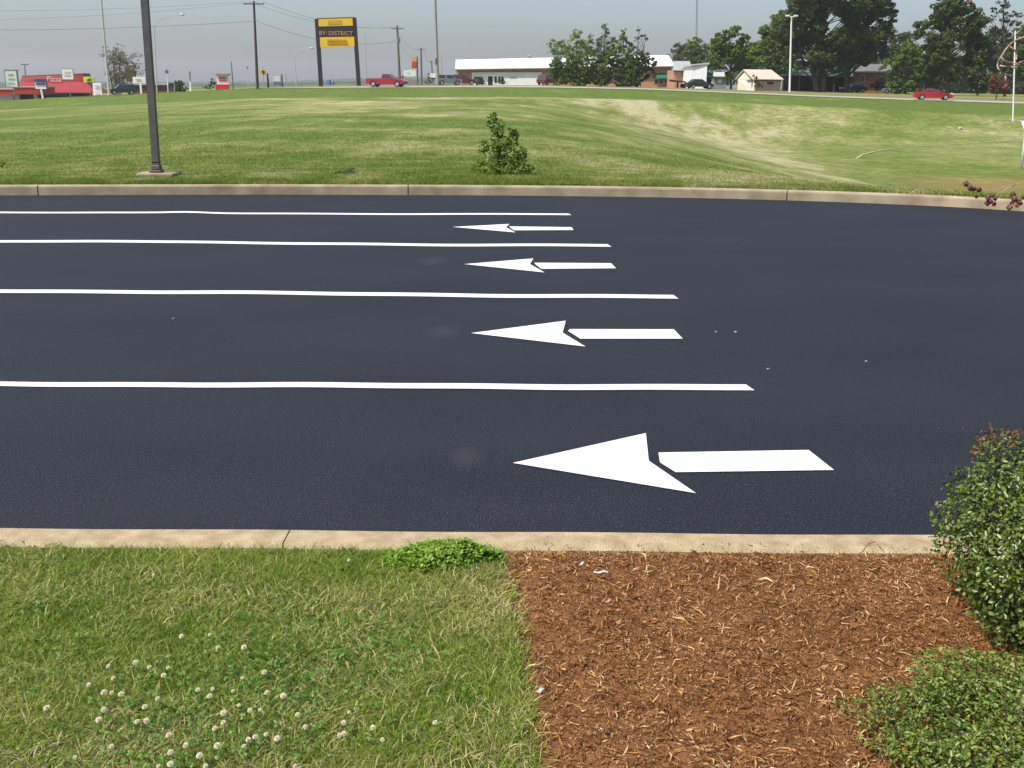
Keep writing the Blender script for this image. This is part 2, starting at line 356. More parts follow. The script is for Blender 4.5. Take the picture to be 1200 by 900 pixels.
# ------------------------------------------------------------------ asphalt
def asphalt_mat():
    m = bpy.data.materials.new("asphalt"); m.use_nodes = True; t = m.node_tree; N = t.nodes; L = t.links
    b = N["Principled BSDF"]; b.inputs["Specular IOR Level"].default_value = .18
    g = N.new("ShaderNodeNewGeometry")
    n1 = N.new("ShaderNodeTexNoise"); n1.inputs["Scale"].default_value = 120; n1.inputs["Detail"].default_value = 3; L.new(g.outputs["Position"], n1.inputs["Vector"])
    n2 = N.new("ShaderNodeTexNoise"); n2.inputs["Scale"].default_value = .7; n2.inputs["Detail"].default_value = 5
    mp = N.new("ShaderNodeMapping"); mp.inputs["Scale"].default_value = (.7, 1.3, 1); L.new(g.outputs["Position"], mp.inputs[0]); L.new(mp.outputs[0], n2.inputs["Vector"])
    cr = N.new("ShaderNodeValToRGB"); e = cr.color_ramp.elements
    e[0].position = .42; e[0].color = (.007, .009, .0135, 1); e[1].position = .60; e[1].color = (.0275, .0305, .039, 1); L.new(n1.outputs["Fac"], cr.inputs[0])
    c2 = N.new("ShaderNodeValToRGB"); e = c2.color_ramp.elements
    e[0].position = .3; e[0].color = (.84, .85, .88, 1); e[1].position = .7; e[1].color = (1.13, 1.12, 1.10, 1); L.new(n2.outputs["Fac"], c2.inputs[0])
    mx = N.new("ShaderNodeMix"); mx.data_type = 'RGBA'; mx.blend_type = 'MULTIPLY'; mx.inputs[0].default_value = 1
    L.new(cr.outputs[0], mx.inputs[6]); L.new(c2.outputs[0], mx.inputs[7])
    # sparse pale stones in the aggregate
    vo = N.new("ShaderNodeTexVoronoi"); vo.inputs["Scale"].default_value = 85; L.new(g.outputs["Position"], vo.inputs["Vector"])
    lt = N.new("ShaderNodeMath"); lt.operation = 'LESS_THAN'; lt.inputs[1].default_value = .16; L.new(vo.outputs["Distance"], lt.inputs[0])
    sx = N.new("ShaderNodeSeparateColor"); L.new(vo.outputs["Color"], sx.inputs[0])
    gt = N.new("ShaderNodeMath"); gt.operation = 'GREATER_THAN'; gt.inputs[1].default_value = .70; L.new(sx.outputs[0], gt.inputs[0])
    mu = N.new("ShaderNodeMath"); mu.operation = 'MULTIPLY'; L.new(lt.outputs[0], mu.inputs[0]); L.new(gt.outputs[0], mu.inputs[1])
    m2 = N.new("ShaderNodeMix"); m2.data_type = 'RGBA'; m2.inputs[7].default_value = (.11, .112, .118, 1); L.new(mu.outputs[0], m2.inputs[0]); L.new(mx.outputs[2], m2.inputs[6])
    # soft-edged, slightly paler ellipses in front of the arrow tips
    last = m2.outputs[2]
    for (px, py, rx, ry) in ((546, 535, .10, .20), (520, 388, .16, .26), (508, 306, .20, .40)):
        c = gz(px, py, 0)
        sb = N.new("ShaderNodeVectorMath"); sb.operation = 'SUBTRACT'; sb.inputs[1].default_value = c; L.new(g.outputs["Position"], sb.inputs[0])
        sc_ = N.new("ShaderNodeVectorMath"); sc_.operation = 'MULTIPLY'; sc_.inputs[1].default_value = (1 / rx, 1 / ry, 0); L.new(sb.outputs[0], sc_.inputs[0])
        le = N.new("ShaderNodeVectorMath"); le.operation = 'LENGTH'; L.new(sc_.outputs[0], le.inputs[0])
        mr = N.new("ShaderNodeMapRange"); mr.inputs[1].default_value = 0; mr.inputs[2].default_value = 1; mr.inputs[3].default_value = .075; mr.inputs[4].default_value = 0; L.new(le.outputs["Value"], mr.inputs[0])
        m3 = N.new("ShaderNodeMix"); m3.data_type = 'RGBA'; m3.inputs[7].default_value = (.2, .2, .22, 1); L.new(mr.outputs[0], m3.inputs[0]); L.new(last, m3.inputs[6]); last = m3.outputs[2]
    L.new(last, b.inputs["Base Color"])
    rr = N.new("ShaderNodeMapRange"); rr.inputs[3].default_value = .62; rr.inputs[4].default_value = .82; L.new(n1.outputs["Fac"], rr.inputs[0]); L.new(rr.outputs[0], b.inputs["Roughness"])
    bp = N.new("ShaderNodeBump"); bp.inputs["Strength"].default_value = .45; bp.inputs["Distance"].default_value = .006; L.new(n1.outputs["Fac"], bp.inputs["Height"]); L.new(bp.outputs[0], b.inputs["Normal"])
    return m
NK0, NK1 = gz(0, 617, .15), gz(1090, 625.5, .15)
def nk_y(x): return NK0.y + (NK1.y - NK0.y) * (x - NK0.x) / (NK1.x - NK0.x)
ax = np.concatenate([[-80, -60], np.linspace(-40, 24, 129), [40, 80]]); t = np.linspace(0, 1, 14)
X, T = np.meshgrid(ax, t); Y = (nk_y(X) - .05) * (1 - T) + (kerb_y(X) + .08) * T
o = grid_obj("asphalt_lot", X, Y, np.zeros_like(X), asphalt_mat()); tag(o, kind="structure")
# ------------------------------------------------------------------ kerbs
concrete = mat("kerb_concrete", s(178, 162, 132), s(146, 130, 102), scale=14, rough=.9, bump=.5, bscale=140, spec=.15)
concrete_far = mat("kerb_concrete_far", s(168, 155, 132), s(132, 118, 98), scale=3, rough=.9, bump=.4, bscale=60, spec=.15)
def kerb_segment(mb, pts, width, hgt, side):
    rows = []
    for i, p in enumerate(pts):
        d = (Vector(pts[min(i + 1, len(pts) - 1)]) - Vector(pts[max(i - 1, 0)])).normalized(); n = Vector((-d.y, d.x, 0)) * side
        prof = [(0.0, -.12), (.012, hgt - .03), (.02, hgt - .01), (.04, hgt), (width - .02, hgt), (width, hgt - .015), (width, -.12)]
        rows.append([Vector(p) + n * a + Vector((0, 0, b)) for a, b in prof])
    mb.loft(rows, True)
mb = MB(); jx = [gz(px, 229, 0).x for px in (44, 478, 908)]; stp = (jx[1] - jx[0]); joints = [jx[0] - stp * k for k in range(4, 0, -1)] + jx + [jx[2] + stp * .98, jx[2] + stp * 1.9]
for a, b in zip(joints[:-1], joints[1:]):
    xx = np.linspace(a + .010, b - .010, 14); kerb_segment(mb, [(x_, float(kerb_y(x_)), 0) for x_ in xx], .2, .155, 1)
o = mb.build("kerb", concrete_far); tag(o, kind="structure")
mb = MB(); xx0 = gz(338, 625, .15).x
for a, b in ((-9, xx0 - 3.05), (xx0 - 3.05, xx0), (xx0, xx0 + 3.05), (xx0 + 3.05, 9)):
    xx = np.linspace(a + .003, b - .003, 40)
    kerb_segment(mb, [(x_, float(nk_y(x_)) + .026 + .004 * math.sin(x_ * 5), 0) for x_ in xx[::-1]], .172, .15, 1)
o = mb.build("kerb", concrete); tag(o, kind="structure")
# ------------------------------------------------------------------ painted markings
paint = mat("road_paint", (.70, .70, .70), (.60, .60, .60), scale=40, rough=.6, bump=.25, bscale=160)
def flat(name, polys, z, m, label, cat, group=None, loc=None):
    mb = MB()
    for poly in polys:
        n = len(poly); mb.add([(p.x, p.y, z) for p in poly] , [tuple(range(n))])
    c = loc or Vector((sum(p.x for p in polys[0]) / len(polys[0]), sum(p.y for p in polys[0]) / len(polys[0]), z))
    o = mb.build(name, m, loc=(c.x, c.y, 0)); return tag(o, label, cat, group)
def split_tri(poly): return [poly]
ARR = [
 ([(601, 543.5), (756.8, 508.5), (760.3, 541), (815.5, 579)], [(771.5, 531.3), (773.5, 543), (791.8, 554.4), (977.3, 551.8), (947.5, 528.3)], "largest white arrow, painted on the black asphalt nearest the mulch bed"),
 ([(552, 391), (663, 376.5), (659.3, 390.5), (686, 406.8)], [(667.5, 386.3), (665.8, 388.6), (680, 397.6), (800, 397.6), (789.5, 386.5)], "second nearest white lane arrow, between the two longest lane lines"),
 ([(544, 310), (625, 303.3), (621, 310), (638.3, 319.8)], [(626, 308.4), (628, 310.8), (634.5, 315.6), (722, 314.9), (716, 308.9)], "third white lane arrow from the camera, with thin shaft and slim head"),
 ([(530, 266.3), (597, 262.8), (593, 266.8), (604, 272.8)], [(597, 265.7), (598, 267.3), (602.5, 270.3), (672, 270.0), (670, 266.6)], "smallest white arrow, painted in the lane nearest the far kerb")]
for hd, sh, lab in ARR:
    ph = [gz(x, y, 0) for x, y in hd]; pq = [gz(x, y, 0) for x, y in sh]
    flat("lane_arrow", [[ph[0], ph[1], ph[2]], [ph[0], ph[2], ph[3]], pq], .005, paint, lab, "road marking", "white lane arrows on the asphalt")
LN = [(447.86, 453.14, 451.46, 458.34, 874, 884, "nearest and longest white lane line, above the largest arrow"),
      (339.10, 343.10, 346.34, 350.66, 789, 795, "second white lane line from the camera, ending beside the second largest arrow"),
      (281.75, 284.55, 286.78, 289.82, 712, 716.5, "third white lane line from the camera"),
      (248.42, 250.18, 250.73, 252.57, 666.5, 669.5, "farthest and shortest white lane line, wavy, just in front of the far kerb")]
for k, (a0, b0, a1, b1, xe, xb, lab) in enumerate(LN):
    mb = MB(); n = 60; top = []; bot = []
    for i in range(n + 1):
        u = -.35 + 1.35 * i / n; px = xe * u; pb = xb * u if u > .98 else xe * u
        wv = .5 * math.sin(px * .012 + k) + .3 * math.sin(px * .031 + 2 * k)
        if k == 3: wv = wv * .6 - 1.2 * math.exp(-((px - 220) / 30) ** 2)
        if k == 2: wv -= 1.1 * math.exp(-((px - 120) / 60) ** 2)
        top.append(gz(px, a0 + (a1 - a0) * u + wv, 0)); bot.append(gz(pb, b0 + (b1 - b0) * u + wv, 0))
    for i in range(n): mb.add([(p.x, p.y, .005) for p in (top[i], top[i + 1], bot[i + 1], bot[i])], [(0, 3, 2, 1)])
    o = mb.build("lane_line", paint, loc=(top[n // 2].x, top[n // 2].y, 0)); tag(o, lab, "road marking", "white lane lines on the asphalt")
# ------------------------------------------------------------------ foreground ground
BPX = [gz(x, y, .14) for x, y in ((583, 636), (586, 660), (598, 690), (610, 725), (614, 770), (622, 820), (630, 870), (634, 910))]
BY = np.array([-5, 1.6] + [p.y for p in reversed(BPX)]); BX = np.array([BPX[-1].x + .05, BPX[-1].x + .02] + [p.x for p in reversed(BPX)])
def bound_x(y): return np.interp(y, BY, BX) + .02 * (fbm(np.asarray(y) * 9, np.asarray(y) * 3 + 4, 3) - .5)
def near_z(x, y):
    m = sstep(-.05, .25, x - bound_x(y)); e = sstep(0, .12, nk_y(x) - .146 - y)
    return .128 + e * (.016 * m + .02 * (fbm(x * 2.1, y * 2.1, 3) - .5) + m * .03 * (fbm(x * 7, y * 7, 3) - .5))
yy = np.concatenate([[-30, -10, -3, 0, 1.0], np.linspace(1.4, 1, 1), np.linspace(0, 1, 90)[1:] * 0])[:5]
def near_sheet(name, left, m):
    t = np.concatenate([[0, .5, .8, .92], np.linspace(.94, 1, 2)]); ya = np.concatenate([[-40, -12, -3, 0, .8, 1.3], np.arange(1.5, 3.3, .03)])
    if left: xa = np.concatenate([[-80, -30, -12, -7, -5], np.linspace(-4, 0, 120)])
    else: xa = np.concatenate([np.linspace(0, 4, 120), [5, 7, 12, 30, 80]])
    U, Yb = np.meshgrid(xa, np.concatenate([ya, np.linspace(3.32, 10, 3)]))
    rows = len(Yb)
    # last three rows follow the kerb's back edge
    b = bound_x(Yb); X = b + U
    for k, f in ((-3, .10), (-2, .04), (-1, -.004)): Yb[k] = nk_y(X[k]) - .146 - f
    X = bound_x(Yb) + U
    Z = near_z(X.ravel(), Yb.ravel()).reshape(X.shape)
    o = grid_obj(name, X, Yb, Z, m); tag(o, kind="structure"); return o
soil = mat("lawn_soil", (.10, .12, .028), (.15, .14, .06), scale=7, rough=.95, bump=.8, bscale=50, spec=.1)
near_sheet("lawn", True, soil)
bark_soil = mat("mulch_soil", (.125, .053, .021), (.25, .117, .047), scale=26, rough=.95, bump=1.0, bscale=70, spec=.1, detail=8)
near_sheet("mulch_bed", False, bark_soil)
# grass blades of the near lawn
def lawn_points(N):
    y = 1.75 + (3.62 - 1.75) * rng.random(N) ** .9; x = -4.6 + 4.8 * rng.random(N)
    ok = (x < bound_x(y) + .015 * rng.standard_normal(N)) & (y < nk_y(x) - .150) & (np.abs(x) < y * .62 + 1.5)
    return x[ok], y[ok]
def blade_mesh(x, y, z, hgt, wd, lean, droop=.5):
    N = len(x); a = rng.random(N) * 2 * math.pi; b = rng.random(N) * 2 * math.pi
    c, sn = np.cos(a) * wd / 2, np.sin(a) * wd / 2; dx, dy = np.cos(b) * lean, np.sin(b) * lean
    v = np.empty((N, 5, 3))
    v[:, 0] = np.stack([x - c, y - sn, z - .004], 1); v[:, 1] = np.stack([x + c, y + sn, z - .004], 1)
    mx, my, mz = x + dx * .4, y + dy * .4, z + hgt * .65
    v[:, 2] = np.stack([mx - c * .8, my - sn * .8, mz], 1); v[:, 3] = np.stack([mx + c * .8, my + sn * .8, mz], 1)
    v[:, 4] = np.stack([x + dx, y + dy, z + hgt], 1)
    return v.reshape(-1, 3)
BF = [(0, 1, 3, 2), (2, 3, 4)]
g_green = ramp_island("lawn_blade", [(0, (.085, .165, .012)), (.36, (.165, .265, .022)), (.62, (.26, .33, .04)), (.83, (.35, .36, .085)), (1, (.52, .45, .21))], rough=.6, spec=.3, trans=.38, nscale=3.2, nmix=.38)
g_straw = ramp_island("lawn_straw", [(0, (.20, .16, .065)), (.5, (.36, .31, .14)), (1, (.50, .43, .23))], rough=.85, spec=.1, nmix=.1)
g_clover = ramp_island("clover_leaf", [(0, (.04, .12, .014)), (.5, (.085, .19, .022)), (.85, (.15, .26, .035)), (1, (.25, .30, .07))], rough=.5, spec=.35, trans=.25, nscale=4, nmix=.2)
x, y = lawn_points(357000); N = len(x); thin = fbm(x * 1.7 + 4, y * 1.7, 3); keep = rng.random(N) < .55 + 1.0 * (thin - .3); x, y = x[keep], y[keep]; N = len(x)
hn = fbm(x * 1.3, y * 1.3 + 8, 3)
hg = (.010 + .020 * rng.random(N)) * (.5 + .95 * hn); tall = rng.random(N) < .03; hg[tall] *= 1.8
near_edge = np.exp(-(bound_x(y) - x) / .1); hg *= 1 + .5 * near_edge
o = np_obj("lawn_grass", blade_mesh(x, y, near_z(x, y), hg, .0016 + .0017 * rng.random(N), hg * (.4 + 1.9 * rng.random(N))), 5, BF, g_green)
tag(o, "short green lawn grass in front of the near kerb, left of the mulch", "grass", kind="stuff")
x, y = lawn_points(110000); dn = fbm(x * 2.2 + 30, y * 2.2 + 2, 3); keep = rng.random(len(x)) < np.clip((dn - .36) * 2.2 + .5 * np.exp(-(bound_x(y) - x) / .07), .08, 1); x, y = x[keep], y[keep]; N = len(x)
hg = .006 + .024 * rng.random(N)
o = np_obj("dry_grass", blade_mesh(x, y, near_z(x, y) + .006, hg, .0018 + .0018 * rng.random(N), .02 + .05 * rng.random(N)), 5, BF, g_straw)
tag(o, "dry straw coloured blades scattered through the lawn", "grass", kind="stuff")
def clover_leaves(x, y, z, sz):
    """three heart-ish leaflets on each leaf; each leaflet a 6-point fan"""
    N = len(x); out = []
    rot = rng.random(N) * 2 * math.pi; tx, ty = .5 * rng.standard_normal(N), .5 * rng.standard_normal(N)
    pts = np.array([(0, 0), (.45, .42), (.95, .40), (.86, 0), (.95, -.40), (.45, -.42)])
    for k in range(3):
        a = rot + k * 2 * math.pi / 3; c, sn = np.cos(a), np.sin(a)
        v = np.empty((N, 6, 3))
        for i, (u, w_) in enumerate(pts):
            lx, ly = (u * c - w_ * sn) * sz, (u * sn + w_ * c) * sz
            v[:, i] = np.stack([x + lx, y + ly, z + lx * tx + ly * ty + abs(w_) * .25 * sz - u * u * .25 * sz], 1)
        out.append(v)
    return np.concatenate(out).reshape(-1, 3)
CF = [(0, 1, 3), (1, 2, 3), (0, 3, 5), (3, 4, 5)]
x, y = lawn_points(110000); ycl = np.exp(-((x + .72) / .62) ** 2 - ((y - 2.55) / .42) ** 2); keep = rng.random(len(x)) < np.clip(.06 + .62 * ycl + 1.3 * (fbm(x * 1.6, y * 1.6 + 50, 3) - .56), .015, 1)
x, y = x[keep], y[keep]; N = len(x)
o = np_obj("clover_patch", clover_leaves(x, y, near_z(x, y) + .012 + .026 * rng.random(N), (.0045 + .004 * rng.random(N))), 6, CF, g_clover)
tag(o, "small green clover leaves mixed through the lawn under the white flowers", "clover", kind="stuff")
# bright weed clump at the kerb
wc = gz(512, 655, .14)
t_ = empty("weed_clump", (wc.x, wc.y, .13), "bright green bushy weed clump spilling over the kerb edge where lawn meets mulch", "weed")
N = 3000; u = rng.standard_normal((N, 3)); u /= np.linalg.norm(u, axis=1)[:, None]; u[:, 2] = np.abs(u[:, 2]); r_ = (.45 + .55 * rng.random(N) ** .5)
nx_ = u[:, 0] * r_ * .215; lob = .75 + .5 * fbm(nx_ * 14 + 3, u[:, 1] * 3, 2)
cl = np.stack([wc.x + nx_ * (1 + .3 * (lob - .9)) + .02, wc.y + u[:, 1] * r_ * .085 * lob, .135 + u[:, 2] * r_ * .062 * lob * (.6 + .6 * sstep(-.2, .12, nx_))], 1)
g_weed = ramp_island("weed_leaf", [(0, (.06, .16, .012)), (.5, (.15, .29, .025)), (1, (.27, .38, .06))], rough=.5, trans=.3, nmix=.15)
np_obj("leaves", clover_leaves(cl[:, 0], cl[:, 1], cl[:, 2], .0075 + .006 * rng.random(N)), 6, CF, g_weed, parent=t_)
mb = MB()
for k in range(40):
    a = random.random() * 6.28; rr = random.random()
    mb.tube([(wc.x + .1 * rr * math.cos(a), wc.y + .03 * rr * math.sin(a), .13), (wc.x + .19 * rr * math.cos(a), wc.y + .06 * rr * math.sin(a), .135 + .06 * random.random())], .0012, 4)
mb.build("stem", g_weed, t_)
# white clover flowers
g_flower = mat("clover_flower", (.80, .76, .58), (.62, .56, .36), scale=90, rough=.8, island=.5)
FL = [(213,746),(246,744),(255,759),(286,759),(127,781),(159,777),(175,782),(197,783),(192,792),(133,795),(104,803),(122,812),(131,812),(142,814),(232,809),(249,808),(246,816),(273,810),(313,812),(332,816),(284,795),(310,788),(185,819),(170,829),(55,830),(122,832),(116,844),(161,846),(172,845),(280,827),(293,833),(305,832),(262,847),(252,854),(262,836),(349,838),(358,852),(398,862),(198,862),(200,882),(234,886),(291,867),(299,864),(312,861),(325,866),(286,875),(255,874),(218,874),(200,896),(186,898),(241,898),(346,898),(88,888),(131,875),(409,835),(403,847),(403,860),(448,867),(510,847),(437,853),(409,657),(180,674)]
def clover_head(sd):
    r0 = random.Random(sd); mb = MB(); R_ = .0085
    n = 60
    for i in range(n):
        zc = 1 - 1.75 * (i + .5) / n; rr = math.sqrt(max(0, 1 - zc * zc)); a = i * 2.39996 + r0.random() * .3
        d = Vector((rr * math.cos(a), rr * math.sin(a), zc)); d2 = (d + Vector((0, 0, .55))).normalized()
        p = d * R_ * .55; q = p + d2 * R_ * (.55 + .25 * r0.random()); sdv = d.cross(Vector((0, 0, 1))).normalized() * .0017 if abs(zc) < .98 else Vector((.0017, 0, 0))
        up = sdv.cross(d2).normalized() * .0014
        mb.add([p - sdv, p + sdv, p + up, q - sdv * .7, q + sdv * .7, q + up], [(0, 1, 4, 3), (1, 2, 5, 4), (2, 0, 3, 5), (3, 4, 5)])
    mb.m = 1; mb.tube([(0, 0, -.002), (.002, .001, -.02), (.001, .003, -.05)], .0011, 5)
    return mb
heads = [clover_head(k) for k in range(5)]; protos = []
for k, (px, py) in enumerate(FL):
    c = gz(px, py, .135 + .05)
    if k < 5:
        o = heads[k].build("clover_flower", [g_flower, g_clover], local=True); protos.append(o)
    else:
        o = protos[random.randrange(5)].copy(); COL.objects.link(o)
    o.location = c; o.rotation_euler = (random.uniform(-.4, .4), random.uniform(-.4, .4), random.random() * 6.28); o.scale = (random.uniform(.5, .88),) * 3
    tag(o, "small round white clover flower head in the green lawn", "flower", "white clover flowers in the lawn")
# mulch shreds
def mulch_chips():
    N = 112000
    y = 1.75 + (3.66 - 1.75) * rng.random(N); x = -.1 + 4.2 * rng.random(N)
    ok = (x > bound_x(y) + .03 * rng.standard_normal(N)) & (y < nk_y(x) - .148 + .05 * (rng.random(N) < .06)) & (x < y * .62 + 1.5)
    x, y = x[ok], y[ok]; N = len(x); z = np.where(y > nk_y(x) - .148, .151, near_z(x, y) + .010 * rng.random(N))
    ln = .004 + .013 * rng.random(N) ** 2.5 + .034 * (rng.random(N) < .10) * rng.random(N); wd = np.minimum(.0016 + .0028 * rng.random(N), ln * .34); big = rng.random(N) < .012; wd[big] *= 2.2
    a = rng.random(N) * 2 * math.pi; pit = .42 * rng.standard_normal(N); bow = ln * .3 * rng.standard_normal(N)
    d = np.stack([np.cos(a) * np.cos(pit), np.sin(a) * np.cos(pit), np.sin(pit)], 1); sdv = np.stack([-np.sin(a), np.cos(a), .6 * rng.standard_normal(N)], 1)
    p = np.stack([x, y, z], 1); v = np.empty((N, 8, 3)); up = np.array([0, 0, 1.0])
    for i, u in enumerate((-1, 0, 1)):
        wv = wd * (1 if u == 0 else .45); q = p + d * (ln * u)[:, None] + sdv * (bow * (1 - u * u))[:, None]
        v[:, i * 2] = q - sdv * (wv / 2)[:, None]; v[:, i * 2 + 1] = q + sdv * (wv / 2)[:, None]
    v[:, 6] = p + up * .002 + sdv * bow[:, None]; v[:, 7] = v[:, 6] + d * (ln * .5)[:, None]
    return v.reshape(-1, 3)
m_mulch = ramp_island("mulch_shreds", [(0, (.070, .029, .011)), (.35, (.205, .090, .031)), (.66, (.36, .178, .068)), (.85, (.52, .33, .155)), (1, (.70, .55, .33))], rough=.9, spec=.12, nscale=3, nmix=.18)
o = np_obj("mulch", mulch_chips(), 8, [(0, 1, 3, 2), (2, 3, 5, 4), (0, 6, 1), (4, 5, 7)], m_mulch)
tag(o, "loose reddish brown shredded bark mulch in the planting bed", "mulch", kind="stuff")
# litter and pebbles
lit_w = mat("paper_scrap", (.50, .49, .48), (.40, .39, .38), scale=60, rough=.6); lit_p = mat("pink_scrap", (.55, .22, .15), rough=.6); stone = mat("pale_stone", (.32, .30, .27), (.22, .21, .19), scale=80, rough=.9)
def scrap(px, py, L_, W_, rz, m, label, cat, z=.165):
    c = gz(px, py, z); mb = MB(); rows = []
    for u in (-1, -.3, .4, 1):
        e = .6 if abs(u) == 1 else 1; zz = .004 * math.sin(u * 3)
        rows.append([Matrix.Rotation(rz, 3, 'Z') @ Vector((u * L_ / 2, s_ * W_ / 2 * e, zz + t)) + c for s_, t in ((-1, 0), (1, .003), (1, .0045), (-1, .0015))])
    o = mb.loft(rows).build(cat.replace(" ", "_"), m, loc=(c.x, c.y, z)); tag(o, label, cat)
scrap(682, 661, .016, .009, .2, lit_w, "small crumpled white scrap near the kerb end of the mulch", "litter")
scrap(704, 671, .05, .005, -.1, lit_w, "thin pale strip lying on the mulch below the white scrap", "litter")
scrap(713, 705, .022, .006, .3, lit_p, "small pink scrap lying on the brown mulch", "litter")
scrap(633, 810, .022, .009, .6, lit_w, "bent grey white scrap at the edge of the lawn", "litter")
def pebble(px, py, r_, label, name="pebble", m=stone):
    c = gz(px, py, 0); mb = MB(); rows = []
    for zz, k in ((0, .8), (.35, 1), (.75, .75), (.95, .3)):
        rows.append([(c.x + r_ * k * (1 + .2 * math.sin(3 * a + px)) * math.cos(a), c.y + r_ * k * .7 * math.sin(a), zz * r_) for a in [i * math.pi / 4 for i in range(8)]])
    o = mb.loft(rows).build(name, m, loc=(c.x, c.y, 0), smooth=True); tag(o, label, "pebble")
pebble(862, 390, .014, "larger pale fragment lying on the asphalt right of the second arrow")
pebble(839, 389.5, .011, "small pale fragment on the asphalt between the arrow shaft and a bigger one")
pebble(203, 374, .011, "lone pale pebble on the asphalt in the second lane at left")
pebble(1015, 424, .010, "pale pebble on the open asphalt at right")
pebble(900, 433, .010, "tiny pale pebble on the asphalt above the end of the longest line")
# ------------------------------------------------------------------ clipped shrubs at right
def leaf_quads(p, nrm, size, asp=.55, jit=.6, fold=.25):
    """folded two-quad leaves centred at p, roughly facing nrm"""
    N = len(p); n = nrm + jit * rng.standard_normal((N, 3)); n /= np.linalg.norm(n, axis=1)[:, None]
    a = rng.standard_normal((N, 3)); u = np.cross(n, a); u /= np.linalg.norm(u, axis=1)[:, None]; w_ = np.cross(n, u)
    sz = np.broadcast_to(size, (N,))[:, None]; v = np.empty((N, 6, 3))
    v[:, 0] = p - u * sz * .5; v[:, 1] = p + u * sz * .5
    f = n * sz * fold * asp
    v[:, 2] = p - u * sz * .12 + w_ * sz * asp * .5 + f; v[:, 3] = p + u * sz * .22 + w_ * sz * asp * .42 + f
    v[:, 4] = p - u * sz * .12 - w_ * sz * asp * .5 + f; v[:, 5] = p + u * sz * .22 - w_ * sz * asp * .42 + f
    return v.reshape(-1, 3)
LF = [(0, 1, 3, 2), (0, 4, 5, 1)]
g_holly = ramp_island("holly_leaf", [(0, (.030, .058, .008)), (.45, (.066, .108, .013)), (.8, (.130, .175, .025)), (1, (.27, .29, .07))], rough=.36, spec=.5, trans=.12, nscale=5, nmix=.25)
g_holly2 = ramp_island("holly_leaf_light", [(0, (.045, .09, .010)), (.45, (.095, .155, .018)), (.8, (.175, .23, .032)), (1, (.30, .32, .08))], rough=.4, spec=.5, trans=.2, nscale=6, nmix=.25)
g_red = ramp_island("red_shoot", [(0, (.10, .035, .02)), (.6, (.16, .06, .03)), (1, (.13, .12, .03))], rough=.4, trans=.2)
twig = mat("twig_bark", (.13, .085, .055), (.07, .045, .03), scale=40, rough=.9)
def shrub_pts(N, c, r, shell=.55, bumps=.10, zmin=-1.0, pw=2.6, zb=1.0):
    u = rng.standard_normal((N, 3)); u[:, 2] *= zb; u /= (np.abs(u) ** pw).sum(1)[:, None] ** (1 / pw)
    k = shell + (1 - shell) * rng.random(N) ** .45
    b = 1 + bumps * 2 * (fbm(u[:, 0] * 2.3 + u[:, 2] * 1.7 + 7, u[:, 1] * 2.3 + u[:, 2] * 1.1 + 3, 3) - .5) + bumps * .7 * (fbm(u[:, 0] * 6 + u[:, 2] * 4, u[:, 1] * 6 - u[:, 2] * 4 + 9, 2) - .5)
    p = np.array(c) + u * np.array(r) * (k * b)[:, None]; n = u / np.array(r); n /= np.linalg.norm(n, axis=1)[:, None]
    ok = u[:, 2] > zmin
    return p[ok], n[ok]
hc = Vector((1.775, 2.95, .13))
sh = empty("holly_shrub", (hc.x, hc.y, .13), "tall clipped dark green shrub with glossy leaves and reddish shoots at right edge", "shrub")
p, n = shrub_pts(30000, (hc.x, hc.y, .41), (.43, .40, .325), bumps=.13, pw=3.2)
ok_ = p[:, 2] > .135; p, n = p[ok_], n[ok_]
# undercut: pull in the lower part
low = np.clip((.42 - p[:, 2]) / .30, 0, 1); p[:, 0] = hc.x + (p[:, 0] - hc.x) * (1 - .10 * low); p[:, 1] = hc.y + (p[:, 1] - hc.y) * (1 - .22 * low)
thin = rng.random(len(p)) > .45 * low; p, n = p[thin], n[thin]
n = n * .7 + np.array([0, 0, .55])
np_obj("foliage", leaf_quads(p, n, .0125 + .008 * rng.random(len(p)), .58, .6), 6, LF, g_holly, parent=sh)
rp, rn = [], []
for (px, py, k_) in ((1130, 526, 26), (1140, 518, 22), (1123, 538, 16), (1180, 509, 30), (1192, 505, 25), (1150, 520, 22), (1160, 513, 20)):
    rel = p - np.array([0, 0, CAMZ]); zc_ = rel @ np.array(_F); ux, uy = CX + F_PX * (rel @ np.array(_R)) / zc_, CY - F_PX * (rel @ np.array(_U)) / zc_
    near_ = np.argsort((ux - px) ** 2 + (uy - py) ** 2)[:40]; c = p[near_[np.argmin(zc_[near_])]] + np.array([0, 0, .012]); q = np.array(c) + rng.standard_normal((k_, 3)) * np.array([.016, .016, .014]); rp.append(q)
rp = np.concatenate(rp); np_obj("new_shoots", leaf_quads(rp, np.tile([0, 0, 1.0], (len(rp), 1)), .010 + .007 * rng.random(len(rp)), .42, .9), 6, LF, g_red, parent=sh)
mb = MB()
for k in range(34):
    a = k * 2.4; rr = .12 + .26 * random.random(); top = Vector((hc.x + rr * math.cos(a), hc.y + rr * math.sin(a), .35 + .4 * random.random()))
    b0 = Vector((hc.x + .14 * math.cos(a), hc.y + .14 * math.sin(a), .12)); mid = (b0 + top) / 2 + Vector((random.uniform(-.04, .04), random.uniform(-.04, .04), .03))
    mb.tube([b0, mid, top], [.010, .007, .003], 6)
mb.build("stem", twig, sh)
lc = Vector((1.46, 2.24, .13))
sh2 = empty("low_holly_shrub", (lc.x, lc.y, .13), "low spreading lighter green shrub at the bottom right corner, in front of the taller one", "shrub")
p, n = shrub_pts(72000, (lc.x, lc.y, .155), (.565, .43, .155), shell=.66, zb=2.3, bumps=.24, zmin=-.3, pw=3.0)
p[:, 2] = np.maximum(p[:, 2], .14); n = n * .5 + np.array([0, 0, .8])
